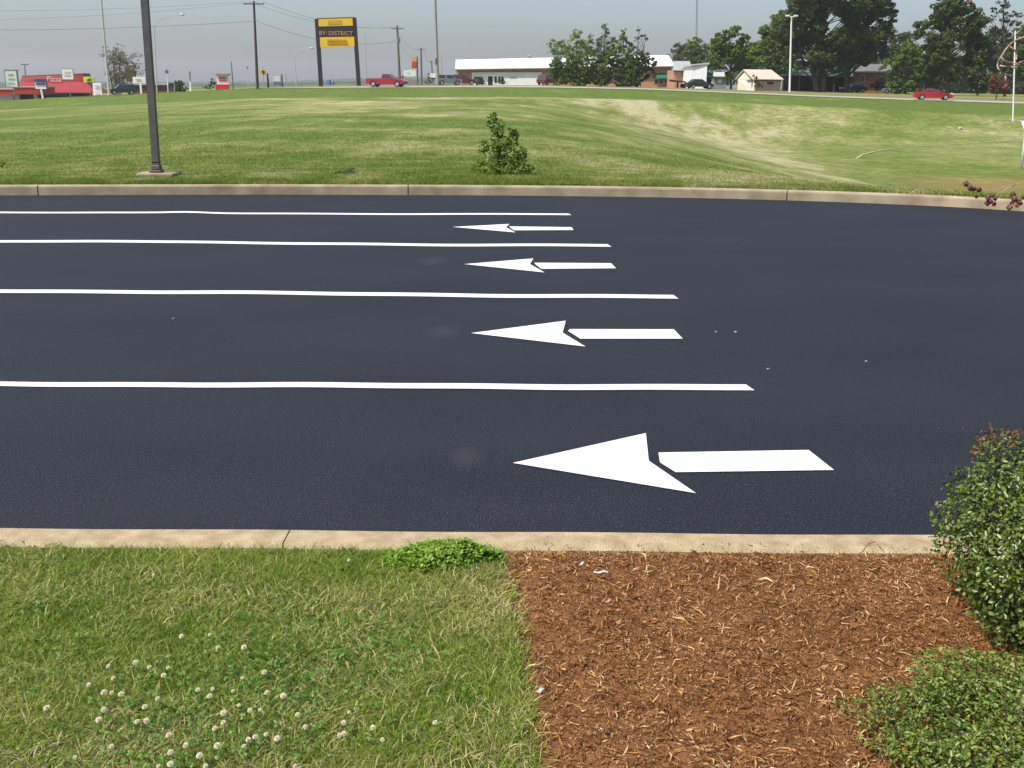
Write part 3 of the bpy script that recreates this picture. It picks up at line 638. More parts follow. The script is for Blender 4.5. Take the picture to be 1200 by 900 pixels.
np_obj("foliage", leaf_quads(p, n, .0095 + .007 * rng.random(len(p)), .5, .7), 6, LF, g_holly2, parent=sh2)
mb = MB(); sp = []
for k in range(70):
    a = random.random() * 6.28; rr = random.random() ** .5; b0 = Vector((lc.x + .5 * rr * math.cos(a), lc.y + .33 * rr * math.sin(a), .15)); hh = .10 + .15 * (1 - rr * .7) * random.uniform(.8, 1.25)
    d = Vector((random.uniform(-.06, .06) + .05 * math.cos(a), random.uniform(-.06, .06) + .03 * math.sin(a), hh + .04)); mb.tube([b0, b0 + d * .6, b0 + d], [.003, .002, .001], 4)
    for q in range(12): sp.append(b0 + d * (.45 + .6 * random.random()) + Vector((random.gauss(0, .008), random.gauss(0, .008), random.gauss(0, .006))))
mb.build("stem", twig, sh2)
sp = np.array([tuple(q) for q in sp]); np_obj("shoots", leaf_quads(sp, np.tile([0, 0, 1.0], (len(sp), 1)), .010 + .008 * rng.random(len(sp)), .5, .8), 6, LF, ramp_island("holly_shoot", [(0, (.09, .17, .025)), (.6, (.18, .25, .05)), (1, (.26, .28, .08))], rough=.4, trans=.3), parent=sh2)
# crape myrtle standing just outside the frame on the right; only its drooping twigs reach in
tw2 = mat("pale_twig", s(176, 160, 146), s(138, 118, 106), scale=60, rough=.8); seed = mat("seed_capsule", (.085, .036, .024), (.16, .085, .06), scale=120, rough=.8)
CD = 3.35; cb = Vector((2.35, CD + .1, .13))
cm = empty("crape_myrtle", cb, "bare pale twigs of a shrub with dangling brown seed heads reaching in at right edge", "shrub")
mb = MB(); TRK = []
for k in range(5):
    a = k * 1.26; TRK.append([cb + Vector((.05 * math.cos(a), .05 * math.sin(a), 0)), cb + Vector((.14 * math.cos(a), .1 * math.sin(a), .8)), cb + Vector((.22 * math.cos(a), .16 * math.sin(a), 1.5)), cb + Vector((.3 * math.cos(a), .2 * math.sin(a), 2.3))])
    mb.tube([cb + Vector((.05 * math.cos(a), .05 * math.sin(a), 0)), cb + Vector((.14 * math.cos(a), .1 * math.sin(a), .8)), cb + Vector((.22 * math.cos(a), .16 * math.sin(a), 1.5)), cb + Vector((.3 * math.cos(a), .2 * math.sin(a), 2.3))], [.018, .015, .011, .005], 8)
mb.build("trunk", tw2, cm)
def twig_px(pts, r0=.0035, r1=.0022, d0=0.0, jit=.02):
    global mb
    q = [at(px, py, CD + d0 + jit * math.sin(i * 2.1 + px)) for i, (px, py) in enumerate(pts)]
    if pts[0][0] >= 1290:                                   # a main twig: grow it out of the nearest stem
        cand = [lerp3(t_[i], t_[i + 1], u) for t_ in TRK for i in range(3) for u in (0, .25, .5, .75, 1)]
        b0 = min(cand, key=lambda c: (c - q[0]).length + (.6 if c.z > q[0].z else 0)); q = [b0] + q
    sm_ = []
    for i in range(len(q) - 1):
        p0, p1, p2, p3 = q[max(i - 1, 0)], q[i], q[i + 1], q[min(i + 2, len(q) - 1)]
        for t_i in range(6):
            t = t_i / 6; sm_.append(.5 * ((2 * p1) + (p2 - p0) * t + (2 * p0 - 5 * p1 + 4 * p2 - p3) * t * t + (3 * p1 - p0 - 3 * p2 + p3) * t ** 3))
    sm_.append(q[-1]); n_ = len(sm_); mb.tube(sm_, [(r0 + (r1 - r0) * i / (n_ - 1)) * .72 for i in range(n_)], 6); return sm_
def lerp3(a, b, t): return a + (b - a) * t
TW = [[(1330, 20), (1260, 22), (1212, 40), (1193, 46), (1182, 54), (1174, 65), (1169, 75), (1171, 82), (1178, 87), (1188, 89)],
      [(1182, 54), (1188, 58), (1191, 63), (1191, 70)], [(1173, 67), (1178, 72), (1185, 73.5), (1191, 74)], [(1172, 77), (1178, 78), (1184, 78), (1190, 80), (1194, 76)],
      [(1330, 60), (1250, 62), (1205, 70), (1190, 76), (1186, 80)], [(1178, 87), (1178.5, 93), (1177.5, 97)], [(1300, 8), (1240, 24), (1204, 42), (1194, 44), (1191, 40), (1195, 36)], [(1194, 44), (1199, 44), (1206, 36)]]
for q in TW: mb = MB(); twig_px(q, .0042, .0026); mb.build('twig', tw2, cm, smooth=True)
TB = [[(1340, 190), (1260, 205), (1210, 222), (1196, 228), (1183, 244)], [(1260, 205), (1225, 222), (1196, 232), (1190, 236)], [(1300, 195), (1230, 208), (1190, 216), (1160, 224), (1147, 221), (1133, 215)], [(1190, 216), (1172, 226), (1160, 236)], [(1300, -30), (1230, -12), (1190, -2), (1165, -14), (1137, -10), (1137, 2)], [(1330, -6), (1240, 2), (1205, -1), (1185, -4)]]
for q in TB: mb = MB(); twig_px(q, .0022, .0010); mb.build('twig', tw2, cm, smooth=True)
def capsule(px, py, r_=.011):
    sd_ = MB(); c = at(px, py, CD + random.uniform(-.02, .02)); rows = []
    tilt = Vector((random.uniform(-.5, .5), random.uniform(-.5, .5), -1)).normalized(); u = tilt.orthogonal().normalized(); v_ = tilt.cross(u)
    for z_, k in ((-1, .25), (-.6, .8), (0, 1), (.5, .85), (.9, .45), (1.15, .1)):
        rows.append([c + tilt * z_ * r_ + (u * math.cos(a) + v_ * math.sin(a)) * r_ * .8 * k * (1 + .28 * math.cos(4 * a + z_ * 2)) for a in [i * math.pi / 4 for i in range(8)]])
    sd_.loft(rows); sd_.build('seed_head', seed, cm, smooth=True)
for px, py in ((1132, 215), (1137, 220), (1141, 221), (1147, 222), (1144, 230), (1135, 217), (1158, 231), (1163, 229), (1161, 236), (1157, 238), (1165, 239), (1166, 233), (1187, 228), (1189, 233), (1186, 238), (1183, 243), (1194, 236), (1192, 241), (1196, 238), (1199, 231), (1137, 3), (1136, 0)): capsule(px, py, random.uniform(.0065, .0105))
capsule(1179, 101, .009); capsule(1176, 103, .006)
# ================================================================== middle distance
dark_metal = mat("bronze_metal", s(92, 88, 88), s(76, 72, 73), scale=5, rough=.55, spec=.4)
def lerp(a, b, t): return a + (b - a) * t
def sqtube(mb, pts, half):
    if not hasattr(half, '__len__'): half = [half] * len(pts)
    mb.loft([[Vector(p) + Vector((sx * r_, sy * r_, 0)) for sx, sy in ((-1, -1), (1, -1), (1, 1), (-1, 1))] for p, r_ in zip(pts, half)])
c0 = gz(184, 204, .16); c0.z = h(c0.x, c0.y)
lp = empty("lamp_post", c0, "dark square parking lot lamp post on a concrete pad behind the far kerb", "lamp post")
MB().box((c0.x + .04, c0.y, c0.z + .02), (.66, .55, .08), bev=.015).build("concrete_pad", concrete_far, lp)
mb = MB(); mb.box((c0.x, c0.y, c0.z + .085), (.22, .22, .04), bev=.008); mb.box((c0.x, c0.y, c0.z + .15), (.16, .16, .08), bev=.01); mb.build("base_cover", dark_metal, lp)
top = at(157, -180, c0.y); mb = MB(); sqtube(mb, [(c0.x, c0.y, c0.z + .1), top], [.060, .056]); mb.build("pole", dark_metal, lp)
q = lerp(c0, top, .045); MB().box((q.x, q.y, q.z), (.128, .128, .02)).build("collar", mat("black_band", (.02, .02, .022), rough=.6), lp)
mb = MB(); mb.box(top + Vector((0, -.45, .02)), (.10, .8, .08), bev=.01); mb.build("arm", dark_metal, lp)
mb = MB(); mb.box(top + Vector((0, -1.0, .03)), (.38, .62, .16), bev=.03); lh = mb.build("lamp_head", dark_metal, lp)
MB().box(top + Vector((0, -1.0, -.053)), (.30, .5, .02)).build("lens", mat("lens_glass", (.5, .5, .48), rough=.2), lh)
# sapling bush in the field
def clump_leaves(blobs, D, dens, size, mat_, parent, name="crown", sub=9, subr=.38, depth=.8, up=.5, asp=.6, jit=.7, dj=0.0, shell=.6):
    P_, N_ = [], []
    for (px, py, rx, ry) in blobs:
        c = np.array(at(px, py, D + random.uniform(-dj, dj))); k = mpp(D); r_ = np.array([rx * k, max(rx, ry * .6) * k * depth, ry * k])
        n_ = int(dens * rx * ry * math.pi); ns = max(3, int(sub * (1 + rx * ry / 400)))
        u = rng.standard_normal((ns, 3)); u /= np.linalg.norm(u, axis=1)[:, None]
        sc_ = c + u * r_ * (shell + (1.0 - shell) * rng.random(ns))[:, None]
        idx = rng.integers(0, ns, n_); sz = (.6 + .8 * rng.random(ns))
        g = rng.standard_normal((n_, 3)); g /= np.linalg.norm(g, axis=1)[:, None]; g *= (rng.random(n_) ** .4)[:, None]
        p = sc_[idx] + g * (r_.mean() * subr * sz[idx])[:, None] * np.array([1.15, 1.15, .8])
        P_.append(p); N_.append(g * .8 + u[idx] * .3 + np.array([0, 0, up]))
    p = np.concatenate(P_); n = np.concatenate(N_)
    return np_obj(name, leaf_quads(p, n, size * (.7 + .6 * rng.random(len(p))), asp, jit), 6, LF, mat_, parent=parent)
bark = mat("bark", (.10, .075, .055), (.055, .04, .03), scale=9, rough=.95, bump=.6, bscale=25)
bark_pale = mat("bark_pale", (.20, .17, .14), (.12, .10, .08), scale=9, rough=.95)
c1 = gz(588, 203, .17); c1.z = h(c1.x, c1.y)
fb = empty("sapling_bush", c1, "lone multi-stemmed green sapling bush on the grass field behind the far kerb", "bush")
g_sap = ramp_island("sapling_leaf", [(0, (.05, .11, .012)), (.4, (.11, .19, .022)), (.75, (.20, .28, .04)), (1, (.34, .36, .09))], rough=.5, trans=.3, nscale=6, nmix=.3)
BL = [(582, 148, 8, 12), (575, 142, 4, 10), (584, 163, 9, 14), (600, 168, 8, 14), (602, 158, 5, 8), (580, 178, 14, 13), (598, 184, 13, 12), (573, 194, 15, 8), (590, 196, 15, 7), (608, 194, 13, 8), (618, 197, 8, 5), (566, 172, 6, 10), (612, 180, 6, 8), (556, 198, 6, 4), (580, 136, 2.5, 5), (598, 150, 2, 5)]
clump_leaves(BL, c1.y, .85, .042, g_sap, fb, "foliage", sub=14, subr=.40, depth=.9, dj=.12, asp=.75)
mb = MB()
for px, py in ((580, 135), (575, 142), (585, 160), (600, 155), (604, 168), (570, 175), (612, 182), (562, 190), (620, 193), (592, 175)):
    e = at(px, py, c1.y + random.uniform(-.12, .12)); b0 = c1 + Vector((random.uniform(-.08, .08), random.uniform(-.05, .05), 0)); mb.tube([b0, lerp(b0, e, .5) + Vector((random.uniform(-.03, .03), 0, .04)), e], [.012, .008, .003], 6)
mb.build("stem", bark, fb)
# weed at far left on the field edge
c2 = gz(3, 196, .18); c2.z = h(c2.x, c2.y); wd_ = empty("dark_weed", c2, "small dark weed tuft on the grass at the left edge near the far kerb", "weed")
clump_leaves([(2, 193, 5, 3), (-3, 192, 5, 3)], c2.y, 1.2, .05, g_sap, wd_, "leaves", sub=5)
# goal post on the sunken field
white_paint = mat("white_paint", (.78, .78, .77), (.66, .66, .65), scale=8, rough=.5, spec=.4)
GD = 73.0; gb = at(1197, 194, GD); gb.z = h(gb.x, gb.y)
gp = empty("goal_post", gb, "white football goal post standing on the sunken field at right edge", "goal post")
bar = at(1197, 142.5, GD + .9); eL = at(1187, 142, GD + .2); dx_ = bar - eL
eR = bar + dx_
mb = MB(); mb.tube([gb - Vector((0, 0, .2)), Vector((gb.x, gb.y, bar.z - .9)), Vector((gb.x, gb.y + .15, bar.z - .4)), Vector((bar.x, bar.y - .2, bar.z - .05)), bar], .085, 10); mb.build("post", white_paint, gp, smooth=True)
mb = MB(); mb.tube([eL, eR], .06, 10); mb.build("crossbar", white_paint, gp)
uL = at(1190, 36, GD + .2); mb = MB(); mb.tube([eL, uL], .052, 8); mb.build("upright", white_paint, gp)
mb = MB(); mb.tube([eR, uL + (eR - eL)], .052, 8); mb.build("upright", white_paint, gp)
# pale line of the track edge round the sunken field
mb = MB(); tk = [gz(x_, y_, -3.37) for x_, y_ in ((1003, 186), (1010, 181.5), (1024, 177.5), (1045, 174.2), (1075, 171.6), (1110, 170), (1160, 168.8), (1230, 168.2), (1330, 168.5))]
pts = [(p.x, p.y) for p in tk]; pts = [(float(np.interp(u, range(len(pts)), [p[0] for p in pts])), float(np.interp(u, range(len(pts)), [p[1] for p in pts]))) for u in np.linspace(0, len(pts) - 1, 49)]
for a, b in zip(pts[:-1], pts[1:]):
    d = Vector((b[0] - a[0], b[1] - a[1], 0)).normalized(); n_ = Vector((-d.y, d.x, 0)) * .12
    q = [(a[0] - n_.x, a[1] - n_.y), (a[0] + n_.x, a[1] + n_.y), (b[0] + n_.x, b[1] + n_.y), (b[0] - n_.x, b[1] - n_.y)]
    mb.add([(x_, y_, h(x_, y_) + .04) for x_, y_ in q], [(0, 1, 2, 3)])
o = mb.build("path", mat("dry_track", (.34, .33, .19), (.28, .28, .14), scale=1.5, rough=.95)); tag(o, kind="structure")
# small white scrap in the field
q = gz(1126, 146, -2.2); mb = MB()
sp_ = at(1126, 146.5, 112); sp_.z = h(sp_.x, 112.0)
o = MB().box((sp_.x, 112, sp_.z + .12), (.38, .3, .22), bev=.05, rz=.4).build("litter_bag", lit_w, loc=sp_); tag(o, "lone white bag of litter on the far slope of the field", "litter")
# ------------------------------------------------------------------ road
road_m = mat("road_surface", (.36, .345, .30), (.30, .285, .245), scale=.8, rough=.9, spec=.15)
def road_strip(name, d0, d1, m, lift, px0=300):
    V = []; Fc = []; xs_ = np.linspace(-70, 260, 221)
    for i, x_ in enumerate(xs_):
        for d in np.linspace(d0, d1, 5):
            y_ = d - .2 * x_ if abs(x_) < 1e9 else d; V.append((x_, y_, 0))
    A = np.array(V); A[:, 2] = H(A[:, 0], A[:, 1]) + lift; mb = MB(); mb.v = [tuple(p) for p in A]
    for i in range(len(xs_) - 1):
        for k in range(4): a = i * 5 + k; mb.f.append((a, a + 5, a + 6, a + 1)); mb.mi.append(0)
    o = mb.build(name, m); tag(o, kind="structure"); return o
road_strip("road", 150.3, 157.8, road_m, .05)
road_strip("verge", 158.0, 170, mat("dry_verge", (.20, .165, .075), (.15, .14, .05), scale=.7, rough=.95), .03)
# ================================================================== helpers for far things
def pole_obj(mb, px0, py0, px1, py1, D, r0, r1=None, n=8, sink=.3):
    b = at(px0, py0, D); b.z = h(b.x, b.y) - sink; t = at(px1, py1, D); mb.tube([b, lerp(b, t, .5), t], [r0, ((r1 or r0) + r0) / 2, r1 or r0], n); return b, t
def PB(mb, x0, y0, x1, y1, D, depth, bev=0.0, ground_=False):
    a = at(x0, (y0 + y1) / 2, D); b = at(x1, (y0 + y1) / 2, D); zt = at((x0 + x1) / 2, y0, D).z; zb = at((x0 + x1) / 2, y1, D).z
    if ground_: zb = h((a.x + b.x) / 2, D) - .2
    mb.box(((a.x + b.x) / 2, D + depth / 2, (zt + zb) / 2), (abs(b.x - a.x), depth, zt - zb), bev=bev); return mb
def PQ(mb, corners, D, depth):
    f = [at(x_, y_, D) for x_, y_ in corners]; mb.loft([f, [p + Vector((0, depth, 0)) for p in f]]); return mb
def text_part(body, x0, y0, x1, y1, D, m, parent, name="lettering", shear=0.0):
    cu = bpy.data.curves.new("t", 'FONT'); cu.body = body; cu.extrude = .5; cu.resolution_u = 2; cu.shear = shear
    ob = bpy.data.objects.new("t", cu); COL.objects.link(ob); dg = bpy.context.evaluated_depsgraph_get()
    me = bpy.data.meshes.new_from_object(ob.evaluated_get(dg)); bpy.data.objects.remove(ob); bpy.data.curves.remove(cu)
    v = np.empty(len(me.vertices) * 3); me.vertices.foreach_get("co", v); v = v.reshape(-1, 3)
    mn, mx_ = v.min(0), v.max(0); a = at(x0, (y0 + y1) / 2, D); b = at(x1, (y0 + y1) / 2, D); zt = at((x0 + x1) / 2, y0, D).z; zb = at((x0 + x1) / 2, y1, D).z
    w_ = np.empty_like(v); w_[:, 0] = a.x + (v[:, 0] - mn[0]) / (mx_[0] - mn[0]) * (b.x - a.x); w_[:, 2] = zb + (v[:, 1] - mn[1]) / (mx_[1] - mn[1]) * (zt - zb)
    w_[:, 1] = D - .05 + (v[:, 2] - mn[2]) / (mx_[2] - mn[2] + 1e-9) * -.06
    off = np.array(ORG[parent.name]); me.vertices.foreach_set("co", (w_ - off).ravel()); me.name = name
    me.materials.clear(); me.materials.append(m); me.update()
    o = bpy.data.objects.new(name, me); COL.objects.link(o); o.parent = parent; ORG[o.name] = Vector(off); return o
def strokes(rows, D, m, parent, seed_=0, name="lettering"):
    """rows of letter-like upright strokes too small to read in the photograph: (x0,y0,x1,y1)"""
    r_ = random.Random(seed_); mb = MB()
    for x0, y0, x1, y1 in rows:
        x_ = x0
        while x_ < x1 - .2:
            w_ = r_.uniform(.25, .9); PB(mb, x_, y0 + r_.uniform(0, .3) * (y1 - y0), min(x_ + w_, x1), y1, D - .10, .05); x_ += w_ + r_.uniform(.2, .5)
    return mb.build(name, m, parent)
white_sign = mat("sign_white", (.74, .76, .74), (.66, .68, .66), scale=1.2, rough=.6); grey_frame = mat("sign_frame", (.22, .24, .24), rough=.6)
galv = mat("galvanised", (.38, .39, .39), (.30, .31, .31), scale=3, rough=.5, metal=.3); pale_pole = mat("pale_pole", (.50, .48, .44), (.42, .40, .36), scale=2, rough=.7)
wood_pole = mat("wood_pole", (.085, .070, .058), (.055, .045, .038), scale=4, rough=.95, stretch=(4, 4, .3)); wood_grey = mat("wood_grey", (.17, .155, .14), (.11, .10, .09), scale=4, rough=.95, stretch=(4, 4, .3))
red_paint = mat("red_paint", (.30, .012, .022), (.25, .010, .018), scale=.5, rough=.55, spec=.4); red_letter = mat("red_letter", (.50, .06, .04), rough=.6); dark = mat("near_black", (.018, .018, .02), rough=.5)
blue_paint = mat("blue_paint", (.05, .07, .22), rough=.5); yellow = mat("sign_yellow", (.78, .50, .02), (.70, .44, .018), scale=.7, rough=.5); yellow_dim = mat("sign_ochre", (.56, .34, .02), (.48, .29, .016), scale=2.5, rough=.5)
glass = mat("dark_glass", (.02, .025, .03), (.04, .05, .055), scale=.5, rough=.08, spec=.6); glass_b = mat("pale_glass", (.10, .13, .14), (.06, .08, .09), scale=.6, rough=.1, spec=.6)
brick_d = mat("brick_dark", (.20, .105, .075), (.15, .075, .055), scale=3, rough=.9); brick_t = mat("brick_tan", (.42, .235, .155), (.36, .195, .125), scale=2.2, rough=.9, bump=.3)
metal_white = mat("white_metal", (.80, .80, .80), (.74, .74, .74), scale=.6, rough=.45, spec=.4, stretch=(3, 3, .3)); wall_white = mat("white_wall", (.76, .76, .74), (.66, .66, .64), scale=.9, rough=.8)
metal_grey = mat("grey_metal", (.36, .37, .38), (.30, .31, .32), scale=.8, rough=.5); rubber = mat("rubber", (.014, .014, .014), rough=.85); chrome = mat("alloy", (.55, .55, .56), rough=.3, metal=.8)
lamp_clear = mat("lamp_clear", (.6, .6, .58), rough=.15, spec=.6); lamp_red = mat("lamp_red", (.35, .01, .01), rough=.2, spec=.6)
def sign_post(name, label, cat, rect, D, m, depth=.3, post=None, posts=None, frame=0.0, m_frame=None, m_post=None, rows=None, m_rows=None, group=None):
    x0, y0, x1, y1 = rect; px_ = post[0] if post else (x0 + x1) / 2
    b = at(px_, y1, D); b.z = h(b.x, D); t_ = empty(name, b, label, cat, group)
    PB(MB(), x0, y0, x1, y1, D, depth, bev=.02).build("panel", m, t_)
    if frame:
        mb = MB(); PB(mb, x0 - frame, y0 - frame, x1 + frame, y0, D - .04, depth + .08); PB(mb, x1 + .01, y0 + .01, x1 + frame, y1, D - .04, depth + .08); PB(mb, x0 - frame * .4, y0 + .01, x0 - .01, y1, D - .04, depth + .08); mb.build("frame", m_frame or grey_frame, t_)
    for (xp, wp, xb) in (posts or ([(post[0], post[1], post[0] if len(post) < 3 else post[2])] if post else [])):
        mb = MB(); q = at(xb, y1, D); q = Vector((q.x, D + depth * .5, h(q.x, D) - .3)); tp = at(xp, y1, D); tp.y = D + depth * .5; sqtube(mb, [q, tp], wp * mpp(D) / 2); mb.build("post", m_post or grey_frame, t_)
    if rows: strokes(rows, D, m_rows or grey_frame, t_, int(x0))
    return t_
# ------------------------------------------------------------------ left side: restaurant and its signs
RD = 236; rb = at(60, 112, RD); rb.z = h(rb.x, RD) ; rs = empty("restaurant", rb, "restaurant with two-tier bright red roof and cream script sign, at far left", "building")
def px_box(px0, px1, y, D): return at(px0, y, D), at(px1, y, D)
a, b = px_box(23, 92, 107, RD); zg = rb.z; zs = at(60, 107.5, RD).z; ze = at(60, 96, RD).z; zt0, zt1 = at(22, 89, RD).z, at(92, 86, RD).z; W_ = b.x - a.x; cxm = (a.x + b.x) / 2; dep = 13
MB().box((cxm, RD + dep / 2 + 1, (zs + zg) / 2 - .3), (W_ * .96, dep - 2, zs - zg + .6)).build("wall", mat("restaurant_wall", (.055, .042, .036), (.03, .028, .028), scale=1, rough=.6), rs)
mb = MB()
for k in range(9): x_ = a.x + W_ * (.04 + .1 * k); mb.box((x_ + .5, RD + .96, (zs + zg) / 2 + .2), (1.05, .06, (zs - zg) * .55))
mb.build("window", glass, rs)
x0, x1 = at(12, 107, RD).x, at(110, 107, RD).x; yA, yB = RD - .6, RD + dep + .6; u0, u1 = at(22, 96, RD).x, at(95.5, 96, RD).x
def hexa(mb, b4, t4): mb.loft([[Vector(p) for p in b4], [Vector(p) for p in t4]])
mb = MB(); hexa(mb, [(x0, yA, zs), (x1, yA, zs), (x1, yB, zs), (x0, yB, zs)], [(u0, RD + 2.2, ze), (u1, RD + 2.2, ze), (u1, RD + dep - 2.2, ze), (u0, RD + dep - 2.2, ze)]); rf = mb.build("lower_roof", red_paint, rs)
MB().box(((x0 + x1) / 2, (yA + yB) / 2, zs - .12), (x1 - x0 + .1, yB - yA + .1, .22)).build("fascia", mat("red_fascia", (.5, .12, .09), rough=.6), rs)
t0, t1 = at(23.5, 89, RD).x, at(91.5, 86, RD).x
mb = MB(); hexa(mb, [(u0, RD + 2.25, ze), (u1, RD + 2.25, ze), (u1, RD + dep - 2.25, ze), (u0, RD + dep - 2.25, ze)], [(t0, RD + 2.9, zt0), (t1, RD + 2.9, zt1), (t1, RD + dep - 2.9, zt1), (t0, RD + dep - 2.9, zt0)]); mb.build("upper_roof", mat("red_upper", (.25, .008, .016), (.21, .007, .013), scale=.5, rough=.55), rs)
mb = MB(); hexa(mb, [(t0 - .1, RD + 2.8, zt0), (t1 + .1, RD + 2.8, zt1), (t1 + .1, RD + dep - 2.8, zt1), (t0 - .1, RD + dep - 2.8, zt0)], [(t0 - .1, RD + 2.8, zt0 + .12), (t1 + .1, RD + 2.8, zt1 + .12), (t1 + .1, RD + dep - 2.8, zt1 + .12), (t0 - .1, RD + dep - 2.8, zt0 + .12)]); rs.rotation_euler.z = R(9); mb.build("roof_cap", mat("pale_cap", (.5, .42, .4), rough=.6), rs)
cream = mat("sign_cream", (.85, .76, .52), rough=.6)
text_part("Pizza", 56, 89.2, 73, 95.6, RD + 1.9, cream, rs, "sign_lettering", shear=.3)
# low red fascia building in front-left
LD = 205; lb = at(20, 113, LD); lb.z = h(lb.x, LD); lo = empty("canopy_building", lb, "low building with red fascia on grey columns at the far left edge", "building")
for xa_, xb_, ya_, yb_, md in ((-14, 15.8, 105, 112, 0), (16.6, 46, 102.5, 110.5, 0)):
    mb = MB(); PB(mb, xa_, ya_, xb_, yb_, LD, 7); mb.build("fascia", mat("orange_red", (.38, .035, .025), (.32, .027, .02), scale=.5, rough=.55), lo)
    mb = MB(); PB(mb, xa_ - .2, ya_ - 1.3, xb_ + .2, ya_ - .02, LD - .15, 7.3); mb.build("coping", mat("pale_coping", (.55, .36, .30), rough=.7), lo)
mb = MB(); PB(mb, -14, 112.02, 15.6, 119, LD + .6, 5, ground_=True); mb.build("wall", mat("pale_wall", (.50, .50, .49), (.42, .42, .41), scale=.8, rough=.8), lo)
for xa_ in (18.5, 39.5): PB(MB(), xa_, 110.6, xa_ + 4, 118, LD + .4, .7, ground_=True).build("column", mat("grey_column", (.36, .33, .31), rough=.8), lo)
PB(MB(), 23, 110.6, 45.8, 118, LD + 3, 3, ground_=True).build("recess_wall", mat("dark_recess", (.10, .08, .065), (.06, .05, .045), scale=2, rough=.8), lo)
sign_post("marquee_sign", "tall pale green white marquee sign with grey frame at far left", "sign", (6, 82.5, 19.6, 101.8), 168, mat("marquee_face", (.66, .70, .62), (.56, .62, .56), scale=1.5, rough=.6), post=(15.5, .9), frame=1.0, rows=[(8, 86, 15, 87.2), (8.5, 91, 17, 92.2), (8, 96, 16, 97)], m_rows=mat("faint_letter", (.42, .46, .42), rough=.7))
bs = sign_post("yard_sign", "white sign with blue header on a thick white post, before the red restaurant", "sign", (40.5, 93, 54, 104.3), 167, white_sign, post=(47.5, 1.9, 49), frame=.01, m_post=wall_white)
PB(MB(), 40, 92.6, 54.4, 96.2, 166.85, .08).build("header", blue_paint, bs); strokes([(42, 97, 52.5, 99.6)], 167, blue_paint, bs, 4)
sign_post("square_sign", "square white sign on a thin pole, standing before the right part of the red roof", "sign", (72.3, 80.5, 85.2, 93), 190, white_sign, post=(80, .6), frame=.5, m_frame=mat("pink_frame", (.6, .42, .40), rough=.6), rows=[(74.5, 83.5, 82, 84.7), (74.5, 87, 82.5, 88.2)], m_rows=mat("faint_letter2", (.5, .58, .56), rough=.7))
ys = sign_post("arrow_sign", "fluorescent yellow green sign with a dark arrow mark, right of the red roof", "sign", (98, 90, 110, 96.4), 182, mat("fluo_yellow", (.52, .72, .03), rough=.6), post=(104, .5))
mb = MB(); PQ(mb, [(101, 93.6), (104, 92), (107.6, 91.2), (104.6, 94.2)], 181.9, .05); PQ(mb, [(101, 94), (104.6, 92.4), (104.4, 95.4), (102.4, 95.2)], 181.84, .05); mb.build("arrow", mat("olive_mark", (.10, .16, .02), rough=.6), ys)
sign_post("board_sign", "white upright message board with rounded top standing on the grass beside the tall pale pole", "sign", (109, 97.3, 118.8, 111.4), 168, white_sign, post=(114, 3), rows=[(111, 100, 117, 101.2), (111, 103, 116.5, 104), (111, 108.2, 117, 108.8)], m_rows=mat("red_grey_letter", (.42, .25, .27), rough=.7))
sign_post("plaque_sign", "dark brown square sign on a post right of the hazy bare tree", "sign", (147, 81.5, 158.6, 95.5), 192, mat("brown_board", (.10, .055, .022), (.045, .055, .02), scale=1.6, rough=.7), post=(153, .9), m_post=wood_pole)
sign_post("white_board", "low wide white sign on a white post below the brown square sign", "sign", (155.5, 90.3, 170.5, 97.4), 176, white_sign, post=(164.3, 2.0), m_post=wall_white, rows=[(159, 92.6, 166, 94)], m_rows=red_letter)
# far double headed light behind the restaurant
def far_pole(name, label, cat, px0, py0, px1, py1, D, r_, m, group=None):
    b = at(px0, py0, D); b.z = h(b.x, D); t_ = empty(name, b, label, cat, group); mb = MB(); b_, tp = pole_obj(mb, px0, py0, px1, py1, D, r_ * 1.25, r_ * .85); mb.build("pole", m, t_); return t_, tp
t_, tp = far_pole("lot_light", "small double headed grey lot light rising behind the red restaurant roof", "light pole", 30, 108, 29, 75.5, 268, .14, mat("dull_metal", (.13, .13, .14), rough=.6))
for sx in (-1, 1): MB().box(tp + Vector((sx * .48, 0, .0)), (.8, .5, .22), bev=.04).build("lamp_head", mat("dull_metal", (0, 0, 0)), t_)
MB().box(tp + Vector((0, 0, -.02)), (.3, .08, .08)).build("arm", mat("dull_metal", (0, 0, 0)), t_)
t_, tp = far_pole("utility_pole", "tall pale concrete pole leaning left, right of the white message board", "pole", 128, 112.5, 116.5, -25, 166, .145, pale_pole)
# low red brick building and enclosure
PBd = 240; b = at(175, 107, PBd); b.z = h(b.x, PBd); t_ = empty("brick_building", b, "low dark red brick building with thin pale roof edge behind the lamp post", "building")
mb = MB(); PB(mb, 152, 99.5, 197, 108, PBd, 9, ground_=True); mb.build("wall", mat("red_brick", (.17, .045, .04), (.12, .035, .03), scale=1.5, rough=.9), t_)
mb = MB(); PB(mb, 151, 97.6, 197.6, 99.48, PBd - .4, 9.8); mb.build("roof_edge", mat("pale_edge", (.42, .45, .43), rough=.7), t_)
for xa_ in (158, 171, 188): PB(MB(), xa_, 101.5, xa_ + 5, 106, PBd - .04, .1).build("window", glass, t_)
b = at(200.5, 107, 236); b.z = h(b.x, 236); t_ = empty("shed", b, "small dark grey shed at the right end of the low brick building", "shed")
PB(MB(), 197.8, 98.2, 204, 108, 236, 3, ground_=True).build("wall", mat("slate_wall", (.045, .05, .06), rough=.8), t_); PB(MB(), 197.4, 96.8, 204.4, 98.18, 235.8, 3.4).build("roof", mat("slate_roof", (.09, .10, .11), rough=.7), t_)
